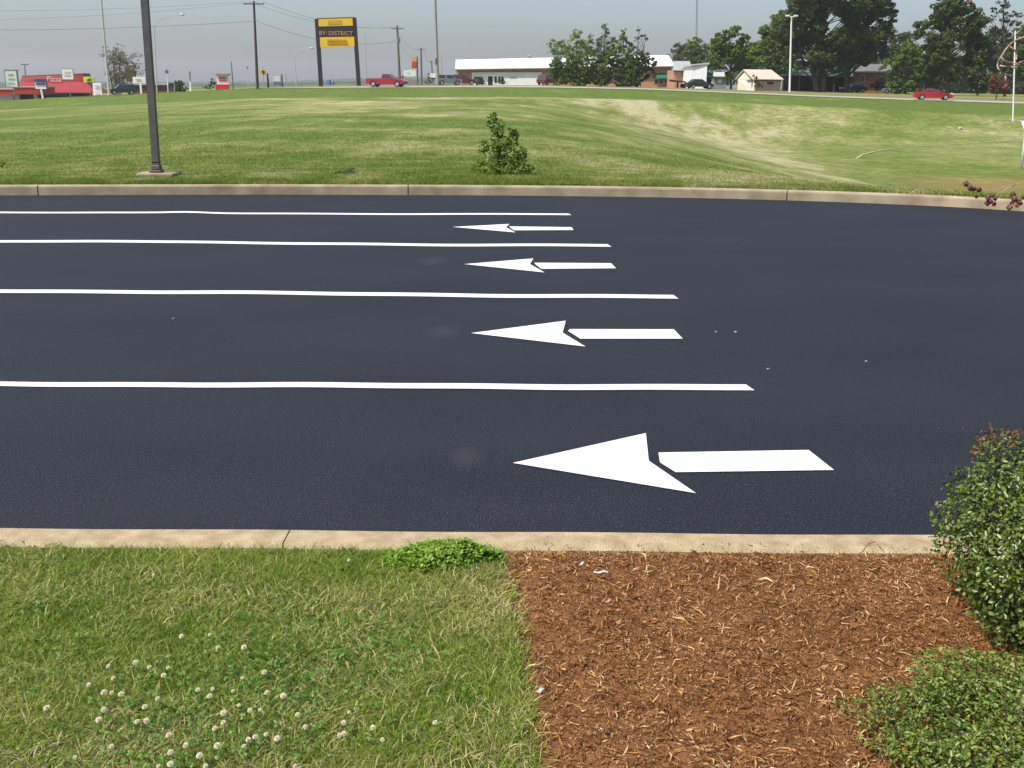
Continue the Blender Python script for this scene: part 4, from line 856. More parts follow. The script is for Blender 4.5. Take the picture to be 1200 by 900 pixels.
# posts
t_, tp = far_pole("marker_post", "thin white post with a small dark round head, right of the lamp post", "post", 197, 108.5, 195.5, 85, 165, .055, white_paint)
mb = MB(); mb.tube([tp + Vector((0, .05, .1)), tp + Vector((0, -.05, .1))], .28, 12); mb.build("sign_disc", mat("grey_disc", (.13, .13, .15), rough=.6), t_)
t_, tp = far_pole("marker_post", "thin plain pale post between the round headed post and the thick banded post", "post", 204.5, 108, 203.5, 85, 190, .04, pale_pole)
t_, tp = far_pole("bollard_post", "thick white post with a tan cap at the field crest, right of dark bushes", "post", 224, 110, 223, 95.5, 161, .14, white_paint)
mb = MB(); mb.tube([tp, at(222.4, 88, 161)], .085, 8); mb.build("upper_post", mat("grey_brown", (.16, .14, .12), rough=.8), t_)
mb = MB(); mb.tube([at(222.4, 88, 161), at(222.3, 84, 161)], .15, 10); mb.build("cap", mat("tan_cap", (.30, .24, .15), rough=.8), t_)
t_, tp = far_pole("pipe_post", "bare dark grey post beside the red and white roadside sign", "post", 273.3, 103.8, 271, 72.5, 170, .085, wood_grey)
t_, tp = far_pole("marker_post", "thin pale post with small grey head, left of the dark wooden utility pole", "post", 291, 103.5, 289.7, 79, 190, .045, pale_pole)
MB().box(tp, (.35, .12, .4), bev=.03).build("sign_disc", grey_frame, t_)
t_, tp = far_pole("dark_post", "short stout dark brown post right of the yellow diamond sign", "post", 314.5, 103, 313.3, 86, 175, .16, mat("dark_stake", (.06, .05, .05), rough=.9))
# red/white sign with little roof
t_ = sign_post("roadside_sign", "white roadside sign with red lettering, a grey cap and a red base", "sign", (254.2, 88.2, 267.8, 99), 180, mat("cream_sign", (.74, .70, .62), (.68, .64, .56), scale=1, rough=.6), rows=[(256, 90, 265.6, 92.3), (256, 92.9, 265.6, 95)], m_rows=red_letter)
PB(MB(), 252.3, 86.2, 268.6, 88.1, 179.7, .9).build("cap", grey_frame, t_); PB(MB(), 252.8, 99.05, 267.4, 104.2, 179.9, .7, ground_=True).build("base", mat("bright_red", (.58, .02, .03), rough=.5), t_)
# diamond warning sign
b = at(308.6, 103, 166); b.z = h(b.x, 166); t_ = empty("warning_sign", b, "yellow diamond warning sign on a thin post right of the utility pole", "sign")
PQ(MB(), [(308.3, 80.2), (312.4, 84.8), (308.3, 89.4), (304.2, 84.8)], 166, .05).build("panel", mat("diamond_yellow", (.60, .33, .03), rough=.5), t_)
mb = MB(); PB(mb, 306.6, 83, 310, 84.6, 165.9, .05); PB(mb, 307.7, 84.62, 308.9, 87.2, 165.9, .05); mb.build("symbol", dark, t_)
mb = MB(); pole_obj(mb, 308.9, 103, 308.4, 89, 166.1, .05); mb.build("post", galv, t_)
# kiosk
t_ = sign_post("kiosk_sign", "small white and blue sign between posts, left of the big yellow and black sign", "sign", (320.5, 89.4, 328.4, 95.6), 196, mat("pale_cream", (.62, .60, .52), rough=.7), posts=[(321, .5, 321.2), (328.5, .5, 328.8)])
PB(MB(), 320.4, 95.65, 328.8, 100.2, 195.9, .4).build("lower_panel", mat("slate_blue", (.10, .16, .25), rough=.6), t_)
t_, tp = far_pole("dark_post", "dark blue grey post right of the small white and blue sign", "post", 331, 102.5, 330, 87, 192, .13, mat("blue_post", (.05, .07, .10), rough=.8))
t_, tp = far_pole("marker_post", "thin pinkish post right of the dark blue grey post", "post", 336, 102.5, 335, 86, 192, .05, mat("pink_post", (.42, .34, .31), rough=.8))
# cobra street lights
def cobra(label, px0, py0, px1, py1, ax, ay, D, m, r_=.09):
    t_, tp = far_pole("street_light", label, "street light", px0, py0, px1, py1, D, r_, m); e = at(ax, ay, D)
    mb = MB(); mb.tube([tp, lerp(tp, e, .3) + Vector((0, 0, .5)), lerp(tp, e, .7) + Vector((0, 0, .35)), e], [.06, .055, .05, .045], 8); mb.build("arm", m, t_)
    d = (e - tp); d.z = 0; d.normalize(); mb = MB(); mb.tube([e - d * .1, e + d * .15, e + d * .5, e + d * .75], [.06, .15, .17, .05], 8); mb.build("lamp_head", galv, t_)
cobra("pale street light with a long arm to the right, standing close behind the lamp post", 184, 108.5, 180.4, 30, 211, 17, 178, pale_pole)
cobra("faint street light with arm to the right, left of the yellow and black sign", 347.5, 102, 345, 65, 363, 56.5, 205, mat("faint_pole", (.46, .46, .45), rough=.6), .08)
# ------------------------------------------------------------------ electronic sign
ED = 172; b = at(396, 98, ED); b.z = h(b.x, ED); es = empty("message_sign", b, "tall black sign with two yellow panels and an electronic message between them, on two legs", "sign")
for (xt, yt, xb) in ((371.3, 22, 376.2), (415.2, 20.5, 420.6)):
    q = at(xb, 98, ED); q.z = h(q.x, ED) - .3; tp = at(xt, yt, ED); mb = MB(); sqtube(mb, [q, tp], 2.2 * mpp(ED)); mb.build("leg", mat("sign_black", (.022, .02, .022), (.03, .028, .03), scale=1, rough=.6), es)
F1 = ED - .36
PQ(MB(), [(373.1, 22.4), (413.0, 21.0), (413.6, 30), (373.6, 31)], F1, .7).build("top_panel", yellow, es)
PQ(MB(), [(372, 21.2), (414, 19.8), (414, 20.95), (372, 22.3)], F1 - .02, .75).build("top_trim", mat("sign_trim", (.16, .12, .07), rough=.6), es)
PQ(MB(), [(384, 24), (400, 23.5), (400.4, 28.2), (384.3, 28.7)], F1 - .05, .04).build("emblem", yellow_dim, es)
PQ(MB(), [(373.6, 31.05), (413.7, 30.05), (414.8, 42.8), (374.6, 43.6)], F1 + .05, .6).build("display", mat("led_black", (.028, .03, .024), (.02, .022, .02), scale=2, rough=.5), es)
text_part("BY: DISTRICT", 374.4, 36.4, 413.6, 41.4, F1 + .02, mat("led_letter", (.55, .27, .17), (.42, .24, .16), scale=1.2, rough=.6), es)
PQ(MB(), [(374.7, 43.7), (414.9, 42.9), (415.6, 54.2), (375.5, 55.6)], F1, .7).build("bottom_panel", yellow, es)
strokes([(383, 45.8, 406, 48.2), (383, 49.3, 407, 51.4)], F1, yellow_dim, es, 9)
for (xx_, yy_, w_) in ((384.5, 93, 5), (389.5, 95, 3)):
    b = at(xx_, 98, 200); b.z = h(b.x, 200); o = MB(); PB(o, xx_ - w_ / 2, yy_, xx_ + w_ / 2, 99, 200, 1, bev=.08, ground_=True); o = o.build("newspaper_box", mat("box_blue", (.12, .22, .36), rough=.6), loc=b); tag(o, "larger blue box between the legs of the yellow and black sign" if w_ > 4 else "smaller blue box between the legs of the yellow and black sign", "box")
# ------------------------------------------------------------------ utility poles and wires
def util(label, px0, py0, px1, py1, D, r_, m, arms, trans=None):
    t_, tp = far_pole("utility_pole", label, "utility pole", px0, py0, px1, py1, D, r_, m); b0 = at(px0, py0, D); ends = []
    for (ya, xa, xb) in arms:
        mb = MB(); A, B = at(xa, ya, D - .15), at(xb, ya, D - .15); mb.box((A + B) / 2, ((B - A).length, .12, .14)); am = mb.build("crossarm", m, t_)
        mb = MB()
        for k in (0.02, .3, .7, .98): q = lerp(A, B, k); mb.tube([q, q + Vector((0, 0, .28))], [.07, .05], 6); ends.append(q + Vector((0, 0, .28)))
        mb.build("insulator", galv, am)
    if trans: mb = MB(); q = at(trans[0], trans[1], D - .3); mb.tube([q, q + Vector((0, 0, .9))], .24, 10); mb.build("transformer", mat("trans_grey", (.16, .17, .17), rough=.6), t_)
    return ends, t_
e1, _ = util("dark wooden utility pole with crossarm, left of the yellow diamond sign", 301.8, 104, 297.4, 1.5, 159, .18, wood_pole, [(4.6, 285.5, 309.5)])
e2, _ = util("grey wooden utility pole with crossarm and transformer behind the red pickup truck", 468.6, 94, 465.4, 30, 205, .21, wood_grey, [(33.6, 458, 473.5)], (467.6, 50))
e3, _ = util("smaller distant utility pole with crossarm right of the red and yellow restaurant sign", 494, 98, 493.3, 56, 310, .26, wood_grey, [(58, 488, 499)])
e4, _ = util("short distant grey utility pole between the far crossarm pole and the tall mast", 507, 98, 505.7, 71, 360, .22, wood_grey, [(73, 502.5, 509)])
wire_m = mat("wire", (.16, .16, .17), rough=.7)
def wire(A, B, sag, label, r_=.016):
    mb = MB(); pts = [lerp(A, B, t) - Vector((0, 0, sag * 4 * t * (1 - t))) for t in np.linspace(0, 1, 25)]; c = lerp(A, B, .5)
    mb.tube(pts, r_, 5); o = mb.build("power_line", wire_m, loc=c); tag(o, label, "power line", "overhead power lines")
p0 = at(300.8, 24.5, 158.8)
wire(e1[0], at(-260, 3, 175), 1.2, "uppermost overhead wire running left from the dark wooden pole", .018)
wire(e1[2], at(-260, 20, 182), 1.4, "middle overhead wire running left from the dark wooden pole", .018)
wire(p0, at(-260, 27, 170), 1.1, "lowest and thickest overhead wire running left from the dark wooden pole", .03)
for k, lab in ((0, "highest"), (2, "middle"), ): wire(e1[k + 1], e2[k], 1.3, lab + " overhead wire sloping from the dark wooden pole down to the grey pole", .017)
wire(p0, at(466, 48, 204.7), 1.6, "lowest overhead wire sloping from the dark wooden pole down to the grey pole", .022)
wire(e2[1], e3[1], 1.6, "upper wire from the grey transformer pole down to the distant crossarm pole", .018)
wire(at(466.5, 48, 204.7), at(493.5, 70, 309.7), 1.4, "lower wire from the grey transformer pole down to the distant crossarm pole", .018)
wire(e3[2], e4[1], 1.2, "wire between the two distant utility poles", .02)
t_, tp = far_pole("flag_pole", "thin pale pole standing just left of the red pickup truck", "pole", 430.3, 98, 427.3, 40, 188, .055, mat("tan_pole", (.42, .39, .35), rough=.7))
t_, tp = far_pole("light_mast", "tallest mast, pale and thick, rising out of the frame left of the white building", "mast", 513, 98.5, 508.6, -40, 176, .21, mat("mast_pale", (.33, .30, .27), (.27, .25, .22), scale=1.5, rough=.7))
q = at(511.7, 66.5, 176); mb = MB(); mb.tube([q - Vector((0, 0, .2)), q + Vector((0, 0, .2))], .33, 10); mb.build("collar", galv, t_); mb = MB(); mb.tube([at(511.9, 76, 176), at(511.8, 68.6, 176)], .235, 10); mb.build("sleeve", dark, t_)
t_, tp = far_pole("pipe_post", "thin grey pole just right of the tallest mast", "pole", 518, 98, 517.3, 62, 215, .06, galv)
# red/yellow restaurant sign with readerboard
SD = 246; b = at(489, 98, SD); b.z = h(b.x, SD); t_ = empty("pylon_sign", b, "tall red sign with tan dome and white reader board, right of the red pickup", "sign")
mb = MB(); pole_obj(mb, 489.5, 98, 488.9, 66, SD + .4, .13); mb.build("pole", dark_metal, t_)
PB(MB(), 482.3, 71.8, 488.6, 80.3, SD, .5, bev=.1).build("panel", mat("sign_red", (.50, .07, .045), (.40, .05, .03), scale=1.2, rough=.5), t_)
PQ(MB(), [(482, 71.7), (482.6, 68.8), (484, 66.9), (485.6, 66.3), (487.2, 67), (488.2, 69), (488.6, 71.7)], SD + .05, .4).build("dome", mat("dome_tan", (.55, .38, .17), rough=.5), t_)
PB(MB(), 473.2, 82.8, 487.5, 89.8, SD - .1, .5, bev=.05).build("reader_board", white_sign, t_); PB(MB(), 480, 81, 487.8, 82.9, SD - .1, .5).build("board_top", mat("pinkish", (.70, .60, .60), rough=.6), t_)
strokes([(475, 84, 481, 84.8)], SD - .15, grey_frame, t_, 3)
t_ = sign_post("small_sign", "small white sign over a dark bar at the foot of the tallest mast", "sign", (504.5, 86.2, 510.8, 91), 230, white_sign, post=(507.5, 1.2)); PB(MB(), 504, 91.6, 518, 92.8, 229.9, .4).build("bar", dark, t_)
# ================================================================== vehicles (local space: +X forward, Z up, origin on the ground at the centre)
def car_paint(name, c): return mat(name, c, tuple(v * .9 for v in c), scale=.8, rough=.3, spec=.6)
def side_loft(mb, prof, W, tuck=.06, tumble=None):
    """prof: XZ outline; lofted across Y with slightly inset ends so the flanks are rounded"""
    cx = sum(p[0] for p in prof) / len(prof); cz = sum(p[1] for p in prof) / len(prof); rows = []
    for y, k in ((-W / 2, .955), (-W / 2 + tuck, .99), (-W / 2 + tuck * 2.2, 1), (W / 2 - tuck * 2.2, 1), (W / 2 - tuck, .99), (W / 2, .955)):
        rows.append([(cx + (p[0] - cx) * (1 - (1 - k) * .35), y, cz + (p[1] - cz) * k) for p in prof])
    mb.loft(rows)
def vehicle(name, label, cat, pos, rz, paint_m, body, cabin, wheels, W=1.78, wr=.33, group=None, bed=None, rim_m=None, glass_m=None):
    t_ = empty(name, pos, label, cat, group, rz); glass_m = glass_m or glass
    def arch(prof):
        return prof
    mb = MB(); side_loft(mb, body, W); bd = mb.build("body", paint_m, t_, local=True, smooth=False)
    # cabin: four-sided greenhouse, x bottom front/rear, top front/rear
    xr, xf, tr, tf, z0, z1 = cabin; wb, wt = W / 2 - .05, W / 2 - .22
    B = [(xr, -wb, z0), (xf, -wb, z0), (xf, wb, z0), (xr, wb, z0)]; T = [(tr, -wt, z1), (tf, -wt, z1), (tf, wt, z1), (tr, wt, z1)]
    T2 = [(tr + .12, -wt + .12, z1 + .05), (tf - .15, -wt + .12, z1 + .05), (tf - .15, wt - .12, z1 + .05), (tr + .12, wt - .12, z1 + .05)]
    mb = MB(); mb.loft([[Vector(p) for p in B], [Vector(p) for p in T], [Vector(p) for p in T2]]); mb.build("cabin", paint_m, t_, local=True)
    def pane(nm, a, b, c, d, out):
        P4 = [Vector(p) for p in (a, b, c, d)]; ctr = sum(P4, Vector()) / 4; P4 = [ctr + (p - ctr) * .86 for p in P4]; o_ = Vector(out) * .012
        mb = MB(); mb.loft([[p + o_ * .2 - o_ for p in P4], [p + o_ for p in P4]]); mb.build(nm, glass_m, t_, local=True)
    m_b = lambda i, j, t: tuple(Vector(B[i]).lerp(Vector(B[j]), t)); m_t = lambda i, j, t: tuple(Vector(T[i]).lerp(Vector(T[j]), t))
    pane("windshield", B[1], B[2], T[2], T[1], (1, 0, .6)); pane("rear_window", B[0], B[3], T[3], T[0], (-1, 0, .6))
    n_side = 1 if (tf - tr) < 1.15 else 2
    for sy, (i, j) in ((-1, (0, 1)), (1, (3, 2))):
        for k in range(n_side):
            t0_, t1_ = k / n_side, (k + 1) / n_side
            pane("side_window", m_b(i, j, t0_), m_b(i, j, t1_), m_t(i, j, t1_), m_t(i, j, t0_), (0, sy, .25))
    for xw in wheels:
        for sy in (-1, 1):
            yw = sy * (W / 2 - .10); mb = MB(); mb.tube([(xw, yw - sy * .13, wr), (xw, yw - sy * .11, wr), (xw, yw + sy * .10, wr), (xw, yw + sy * .115, wr)], [wr * .9, wr, wr, wr * .92], 20); wh = mb.build("wheel", rubber, t_, local=True)
            mb = MB(); mb.tube([(xw, yw + sy * .10, wr), (xw, yw + sy * .122, wr), (xw, yw + sy * .13, wr)], [wr * .66, wr * .64, wr * .25], 16); mb.build("rim", rim_m or chrome, wh, local=True)
            mb = MB(); rows = []                      # dark wheel arch lip just proud of the flank
            for a in np.linspace(-.25, math.pi + .25, 14): rows.append([(xw + math.cos(a) * k, sy * (W / 2 - .012 + e), wr + .01 + math.sin(a) * k) for k, e in ((wr * 1.02, 0), (wr * 1.24, 0), (wr * 1.24, .02), (wr * 1.02, .02))])
            mb.loft(rows); mb.build("wheel_arch", dark, t_, local=True)
    xF = max(p[0] for p in body); xB = min(p[0] for p in body); zm = (min(p[1] for p in body) + max(p[1] for p in body)) / 2
    for sy in (-1, 1):
        MB().box((xF - .10, sy * (W / 2 - .27), zm + .10), (.26, .40, .15), bev=.03).build("headlight", lamp_clear, t_, local=True)
        MB().box((xB + .08, sy * (W / 2 - .22), zm + .16), (.22, .30, .17), bev=.03).build("tail_light", lamp_red, t_, local=True)
        MB().box((xf - .35, sy * (W / 2 + .09), z0 + .1), (.14, .18, .13), bev=.03).build("mirror", paint_m, t_, local=True)
    MB().box((xF - .02, 0, zm - .17), (.14, W * .9, .2), bev=.04).build("bumper", dark if bed else paint_m, t_, local=True)
    MB().box((xB + .02, 0, zm - .17), (.14, W * .9, .2), bev=.04).build("bumper", chrome if bed else paint_m, t_, local=True)
    if bed:
        MB().box(((bed[0] + bed[1]) / 2, 0, bed[2] - .0), (bed[1] - bed[0], W - .24, .03)).build("bed_liner", dark, t_, local=True)
    return t_
red_car = car_paint("car_red", (.36, .008, .016))
TKD = 154.2; x_ = at(453.5, 101, TKD).x; TKD = 153.6 - .2 * x_; pos = ground(453.5, TKD); pos.z += .06
pk = vehicle("pickup_truck", "red pickup truck driving on the far road right of the big yellow and black sign", "pickup", pos, -.197, red_car,
    [(-2.85, .42), (-2.86, 1.02), (-2.75, 1.10), (.0, 1.12), (1.25, 1.13), (2.1, 1.08), (2.62, .98), (2.80, .80), (2.82, .45), (2.4, .36), (-2.3, .36)],
    (-.55, 1.35, -.42, .55, 1.1, 1.74), (-1.72, 1.82), W=1.95, wr=.39, bed=(-2.7, -.65, 1.118))
x_ = at(1094, 117, 140).x; CDd = 153.0 - .2 * x_; pos = ground(1094, CDd); pos.z += .06
vehicle("coupe_car", "red two-door car driving along the road at right, before the trees", "car", pos, -.197, red_car,
    [(-2.33, .38), (-2.36, .80), (-2.25, .98), (-1.4, 1.02), (-.2, .98), (.8, .93), (1.7, .84), (2.25, .66), (2.36, .45), (2.2, .26), (-2.1, .26)],
    (-1.75, .95, -.85, .10, .97, 1.34), (-1.42, 1.45), W=1.82, wr=.33)
teal = car_paint("car_teal", (.022, .040, .050)); silver = car_paint("car_silver", (.22, .23, .24)); maroon = car_paint("car_maroon", (.10, .02, .025)); white_car = car_paint("car_white", (.62, .62, .60)); black_car = car_paint("car_black", (.02, .02, .022))
SUVB = [(-2.3, .45), (-2.34, .95), (-2.2, 1.08), (.9, 1.08), (1.9, 1.0), (2.25, .82), (2.3, .5), (2.1, .36), (-2.1, .36)]; SUVC = (-2.22, 1.15, -2.0, .45, 1.07, 1.72)
SEDB = [(-2.25, .4), (-2.3, .82), (-2.15, .95), (1.0, .93), (1.95, .82), (2.25, .62), (2.28, .42), (2.1, .28), (-2.1, .28)]; SEDC = (-1.7, .95, -1.1, .3, .94, 1.42)
def park(name, label, cat, px, D, rz, p_, suv=True, group=None):
    pos = ground(px, D); pos.z += .03
    return vehicle(name, label, cat, pos, rz, p_, SUVB if suv else SEDB, SUVC if suv else SEDC, (-1.4, 1.42), W=1.85 if suv else 1.78, wr=.36 if suv else .32, group=group)
park("suv_car", "dark teal sport utility car parked beside the pale leaning pole, below the bare tree", "car", 143, 192, R(208), teal)
park("parked_car", "silver car parked farthest left beside the white building", "car", 526, 197, R(14), silver, True)
park("parked_car", "dark maroon car parked under the left end of the white roof", "car", 543.5, 198, R(4), maroon, True)
park("parked_car", "small dark maroon car at the right end of the white front wall", "car", 641, 199, R(60), maroon, True)
park("parked_car", "white car parked under the trees, left of the moving red car", "car", 1050, 186, R(160), white_car, False)
park("parked_car", "dark car parked in the shade beside the brick house", "car", 1000, 190, R(200), black_car, False)
park("parked_car", "black car parked in front of the tall white metal shed", "car", 819, 180, R(15), black_car, False)
# ================================================================== long white roofed building
P0, P1 = at(534, 99, 207), at(788, 101, 202); P0.z = P1.z = 0
E = (P1 - P0); LEN = E.length; E.normalize(); NRM = Vector((E.y, -E.x, 0)); INW = -NRM
def fp(px, py, off=0.0):
    r = ray(px, py); o_ = Vector((0, 0, CAMZ)); pl = P0 + NRM * off; t = (pl - o_).dot(NRM) / r.dot(NRM); return o_ + r * t
def FB(mb, x0, y0, x1, y1, off, depth, ground_=False):
    q = [fp(x0, y0, off), fp(x1, y0, off), fp(x1, y1, off), fp(x0, y1, off)]
    if ground_:
        for i in (2, 3): q[i].z = h(q[i].x, q[i].y) - .3
    mb.loft([q, [p + INW * depth for p in q]]); return mb
gb_ = Vector((P0.x, P0.y, h(P0.x, P0.y))); wb_ = empty("metal_roof_building", gb_, "long single storey building with bright white metal roof and white front wall", "building")
mb = MB(); q0 = fp(534.8, 80.5); q1 = fp(787, 76.5)
rows = []
for p, zt in ((q0, q0.z), (q1, q1.z)): rows.append([Vector((p.x, p.y, h(p.x, p.y) - .4)), Vector((p.x, p.y, zt)), Vector((p.x, p.y, zt)) + INW * 14, Vector((p.x, p.y, h(p.x, p.y) - .4)) + INW * 14])
mb.loft(rows); mb.build("wall", brick_t, wb_)
# roof
def eave(px, py): return fp(px, py, .9)
a0, a1 = eave(533.6, 80.2), eave(790, 76.4); r0, r1 = fp(534.2, 70, -5.5), fp(783.5, 64.6, -5.5)
back0, back1 = a0 + INW * 15.8, a1 + INW * 15.8
mb = MB(); mb.loft([[a0, r0, back0, back0 - Vector((0, 0, .18)), r0 - Vector((0, 0, .25)), a0 - Vector((0, 0, .18))], [a1, r1, back1, back1 - Vector((0, 0, .18)), r1 - Vector((0, 0, .25)), a1 - Vector((0, 0, .18))]])
rf = mb.build("roof", metal_white, wb_)
mb = MB()
for k in range(1, 60):
    t = k / 60; A, B = lerp(a0, a1, t), lerp(r0, r1, t); mb.tube([A + Vector((0, 0, .02)), B + Vector((0, 0, .02))], .03, 4)
mb.build("standing_seam", metal_white, rf)
mb = MB(); q = lerp(r0, r1, .35); mb.tube([q - Vector((0, 0, .2)), q + Vector((0, 0, .4))], .25, 8); mb.tube([q + Vector((0, 0, .4)), q + Vector((0, 0, .6))], [.4, .1], 8); mb.build("roof_vent", galv, rf)
mb = MB(); mb.loft([[a0 + Vector((0, 0, -.19)) , a0 + Vector((0, 0, -.45)), a0 + Vector((0, 0, -.45)) + INW * .08, a0 + Vector((0, 0, -.19)) + INW * .08], [a1 + Vector((0, 0, -.19)), a1 + Vector((0, 0, -.45)), a1 + Vector((0, 0, -.45)) + INW * .08, a1 + Vector((0, 0, -.19)) + INW * .08]]); mb.build("fascia", mat("brown_fascia", (.10, .06, .045), rough=.8), wb_)
FB(MB(), 553, 84.6, 635, 99.5, .12, .1, True).build("front_wall", wall_white, wb_)
FB(MB(), 590, 91, 634.6, 99.5, .35, .2, True).build("low_wall", wall_white, wb_)
wf = FB(MB(), 554.8, 89.3, 566.4, 97, .17, .03); wf = wf.build("window", wall_white, wb_); FB(MB(), 555.4, 89.9, 565.8, 96.4, .19, .02).build("pane", glass_b, wf)
df = FB(MB(), 571.8, 89.6, 577.2, 99.4, .16, .03, True).build("door", dark, wb_)
for xa_ in (579.4, 583.8, 587.2): wf = FB(MB(), xa_, 89.4, xa_ + 2.9, 98, .16, .03).build("window", mat("dim_frame", (.40, .40, .42), rough=.6), wb_); FB(MB(), xa_ + .4, 89.8, xa_ + 2.5, 97, .18, .02).build("pane", glass, wf)
mb = MB(); r_ = random.Random(3); x_ = 597.5
while x_ < 606: w_ = r_.uniform(.4, .9); FB(mb, x_, 90.1, x_ + w_, 91.6, .40, .03); x_ += w_ + .35
mb.build("lettering", mat("faded_red_letter", (.42, .16, .15), rough=.7), wb_)
FB(MB(), 538.2, 85.8, 542, 88.6, .05, .04).build("wall_sign", mat("brown_sign", (.22, .11, .05), rough=.7), wb_)
# brick end with awning
wv = MB(); A = [fp(765.5, 85.6, .05), fp(784, 85.2, .05), fp(784.6, 91.2, 1.1), fp(765.5, 91.6, 1.1)]; wv.loft([A, [p - Vector((0, 0, .12)) for p in A]]); wv.build("awning", mat("green_awning", (.015, .13, .075), (.012, .10, .06), scale=2, rough=.7), wb_)
for xa_, xb_ in ((766.5, 771), (772.5, 777), (779, 783)): wf = FB(MB(), xa_, 93, xb_, 98.4, .06, .04).build("window", mat("dim_frame", (0, 0, 0)), wb_); FB(MB(), xa_ + .4, 93.4, xb_ - .4, 98, .08, .02).build("pane", glass, wf)
# low grey roofed brick building to its right
D2 = 193; b = at(800, 101, D2); b.z = h(b.x, D2); t_ = empty("annex_building", b, "small tan brick building with grey metal roof beside the tall white shed", "building")
PB(MB(), 789.6, 82, 812, 101, D2, 9, ground_=True).build("wall", brick_t, t_)
q = [at(788.6, 81.9, D2 - .6), at(812.6, 81.9, D2 - .6), at(808, 71.5, D2 + 6), at(789, 71.5, D2 + 6)]; mb = MB(); mb.loft([q, [p - Vector((0, 0, .15)) for p in q]]); mb.build("roof", metal_grey, t_)
mb = MB(); PB(mb, 789.2, 82.1, 812.4, 84, D2 - .3, .28); mb.build("fascia", mat("brown_fascia", (0, 0, 0)), t_)
D3 = 183; b = at(820, 101.5, D3); b.z = h(b.x, D3); t_ = empty("metal_shed", b, "tall plain white metal shed right of the tan brick building", "shed")
q = [(811.8, 77.4), (828.8, 75.2)]; f4 = [at(q[0][0], q[0][1], D3), at(q[1][0], q[1][1], D3 - 1.0)]; g4 = [Vector((p.x, p.y, h(p.x, p.y) - .3)) for p in f4]
mb = MB(); back = Vector((0, 10, 0)); mb.loft([[g4[0], g4[1], g4[1] + back, g4[0] + back], [f4[0], f4[1], f4[1] + back, f4[0] + back]]); mb.build("wall", mat("ribbed_white", (.72, .74, .76), (.64, .66, .68), scale=.5, rough=.5, stretch=(8, 8, .2)), t_)
q = [f4[0] + Vector((-.4, -.3, .05)), f4[1] + Vector((.3, -.3, .05)), f4[1] + back + Vector((.3, .3, .05)), f4[0] + back + Vector((-.4, .3, .05))]; mb = MB(); mb.loft([q, [p + Vector((0, 0, .2)) for p in q]]); mb.build("roof", mat("pinkish_roof", (.50, .46, .45), rough=.6), t_)
# dark lean-to trailer in front of brick
b = at(795, 100, 181); b.z = h(b.x, 181); t_ = empty("trailer", b, "dark flat trailer resting in front of the tan brick building", "trailer")
PQ(MB(), [(786.2, 93.2), (804, 95.4), (803.8, 97), (786.4, 95.6)], 181, 2).build("deck", mat("trailer_brown", (.05, .035, .03), rough=.8), t_)
mb = MB(); PB(mb, 793.5, 96.4, 795, 101, 181.4, .5, ground_=True); mb.build("stand", dark, t_)
for xx_ in (799.5, 802): q = at(xx_, 99, 181.5); mb = MB(); zc = h(q.x, 181.5) + .36; mb.tube([(q.x, 181.2, zc), (q.x, 181.5, zc)], .36, 14); mb.build("wheel", rubber, t_)
# blue grey sheds further right
b = at(842, 101, 196); b.z = h(b.x, 196); t_ = empty("small_house", b, "small blue grey house with pale roof partly behind a round-topped tree", "house")
PB(MB(), 836, 89.5, 851, 101, 196, 6, ground_=True).build("wall", mat("blue_grey_wall", (.26, .31, .40), (.22, .26, .34), scale=1, rough=.8), t_)
mb = MB(); q = [at(835, 89.4, 195.6), at(852, 89.4, 195.6), at(850.5, 84.5, 199), at(836.5, 84.5, 199)]; mb.loft([q, [p - Vector((0, 0, .12)) for p in q]]); mb.build("roof", mat("pale_roof", (.46, .47, .48), rough=.7), t_)
PB(MB(), 841, 93, 846, 97, 195.95, .1).build("window", wall_white, t_)
b = at(832, 101.5, 190); b.z = h(b.x, 190); t_ = empty("lean_to", b, "narrow lean-to with a dark opening and white door, beside the tall white shed", "shed")
mb = MB(); PB(mb, 829.4, 90, 835.6, 102, 190.3, 3, ground_=True); mb.build("wall", mat("grey_green_wall", (.10, .13, .12), rough=.8), t_); PB(MB(), 830, 92, 833.4, 101.4, 190.2, .08, ground_=True).build("opening", dark, t_); PB(MB(), 833.6, 91.5, 835.6, 101.6, 190.15, .1, ground_=True).build("door", wall_white, t_)
PB(MB(), 829, 88.6, 836.4, 89.95, 189.9, 3.6).build("roof", mat("teal_roof", (.05, .13, .10), rough=.6), t_)
# cottage
Cc, Lc, Rc = at(884, 104, 170), at(864, 104, 178), at(914.5, 104, 171)
for p in (Cc, Lc, Rc): p.z = h(p.x, p.y)
ct = empty("cottage", Cc, "small cottage with cream gable wall and peach roof, standing behind the road", "house")
ez = at(884, 92.3, 170).z; apx = at(873.5, 83.2, 176.5); rR = at(903.5, 83.4, 177.5); zE = ez
Lb = Lc + (Rc - Cc) * 0 ; back_off = (Lc - Cc)
BR = Rc + back_off
up = lambda p, z_: Vector((p.x, p.y, z_)); dn_ = lambda p: Vector((p.x, p.y, p.z - .3))
mb = MB(); mb.add([dn_(Lc), dn_(Cc), up(Cc, zE), apx, up(Lc, zE)], [(0, 1, 2, 3, 4)]); mb.add([dn_(Cc), dn_(Rc), up(Rc, zE), up(Cc, zE)], [(0, 1, 2, 3)]); mb.add([dn_(Rc), dn_(BR), up(BR, zE), up(Rc, zE)], [(0, 1, 2, 3)]); mb.add([dn_(BR), dn_(Lc), up(Lc, zE), up(BR, zE)], [(0, 1, 2, 3)])
mb.build("wall", mat("cottage_cream", (.64, .57, .47), (.56, .49, .40), scale=.8, rough=.9), ct)
dC = (Cc - Rc).normalized() * .35; n2 = Vector((0, -.3, -.15))
mb = MB()
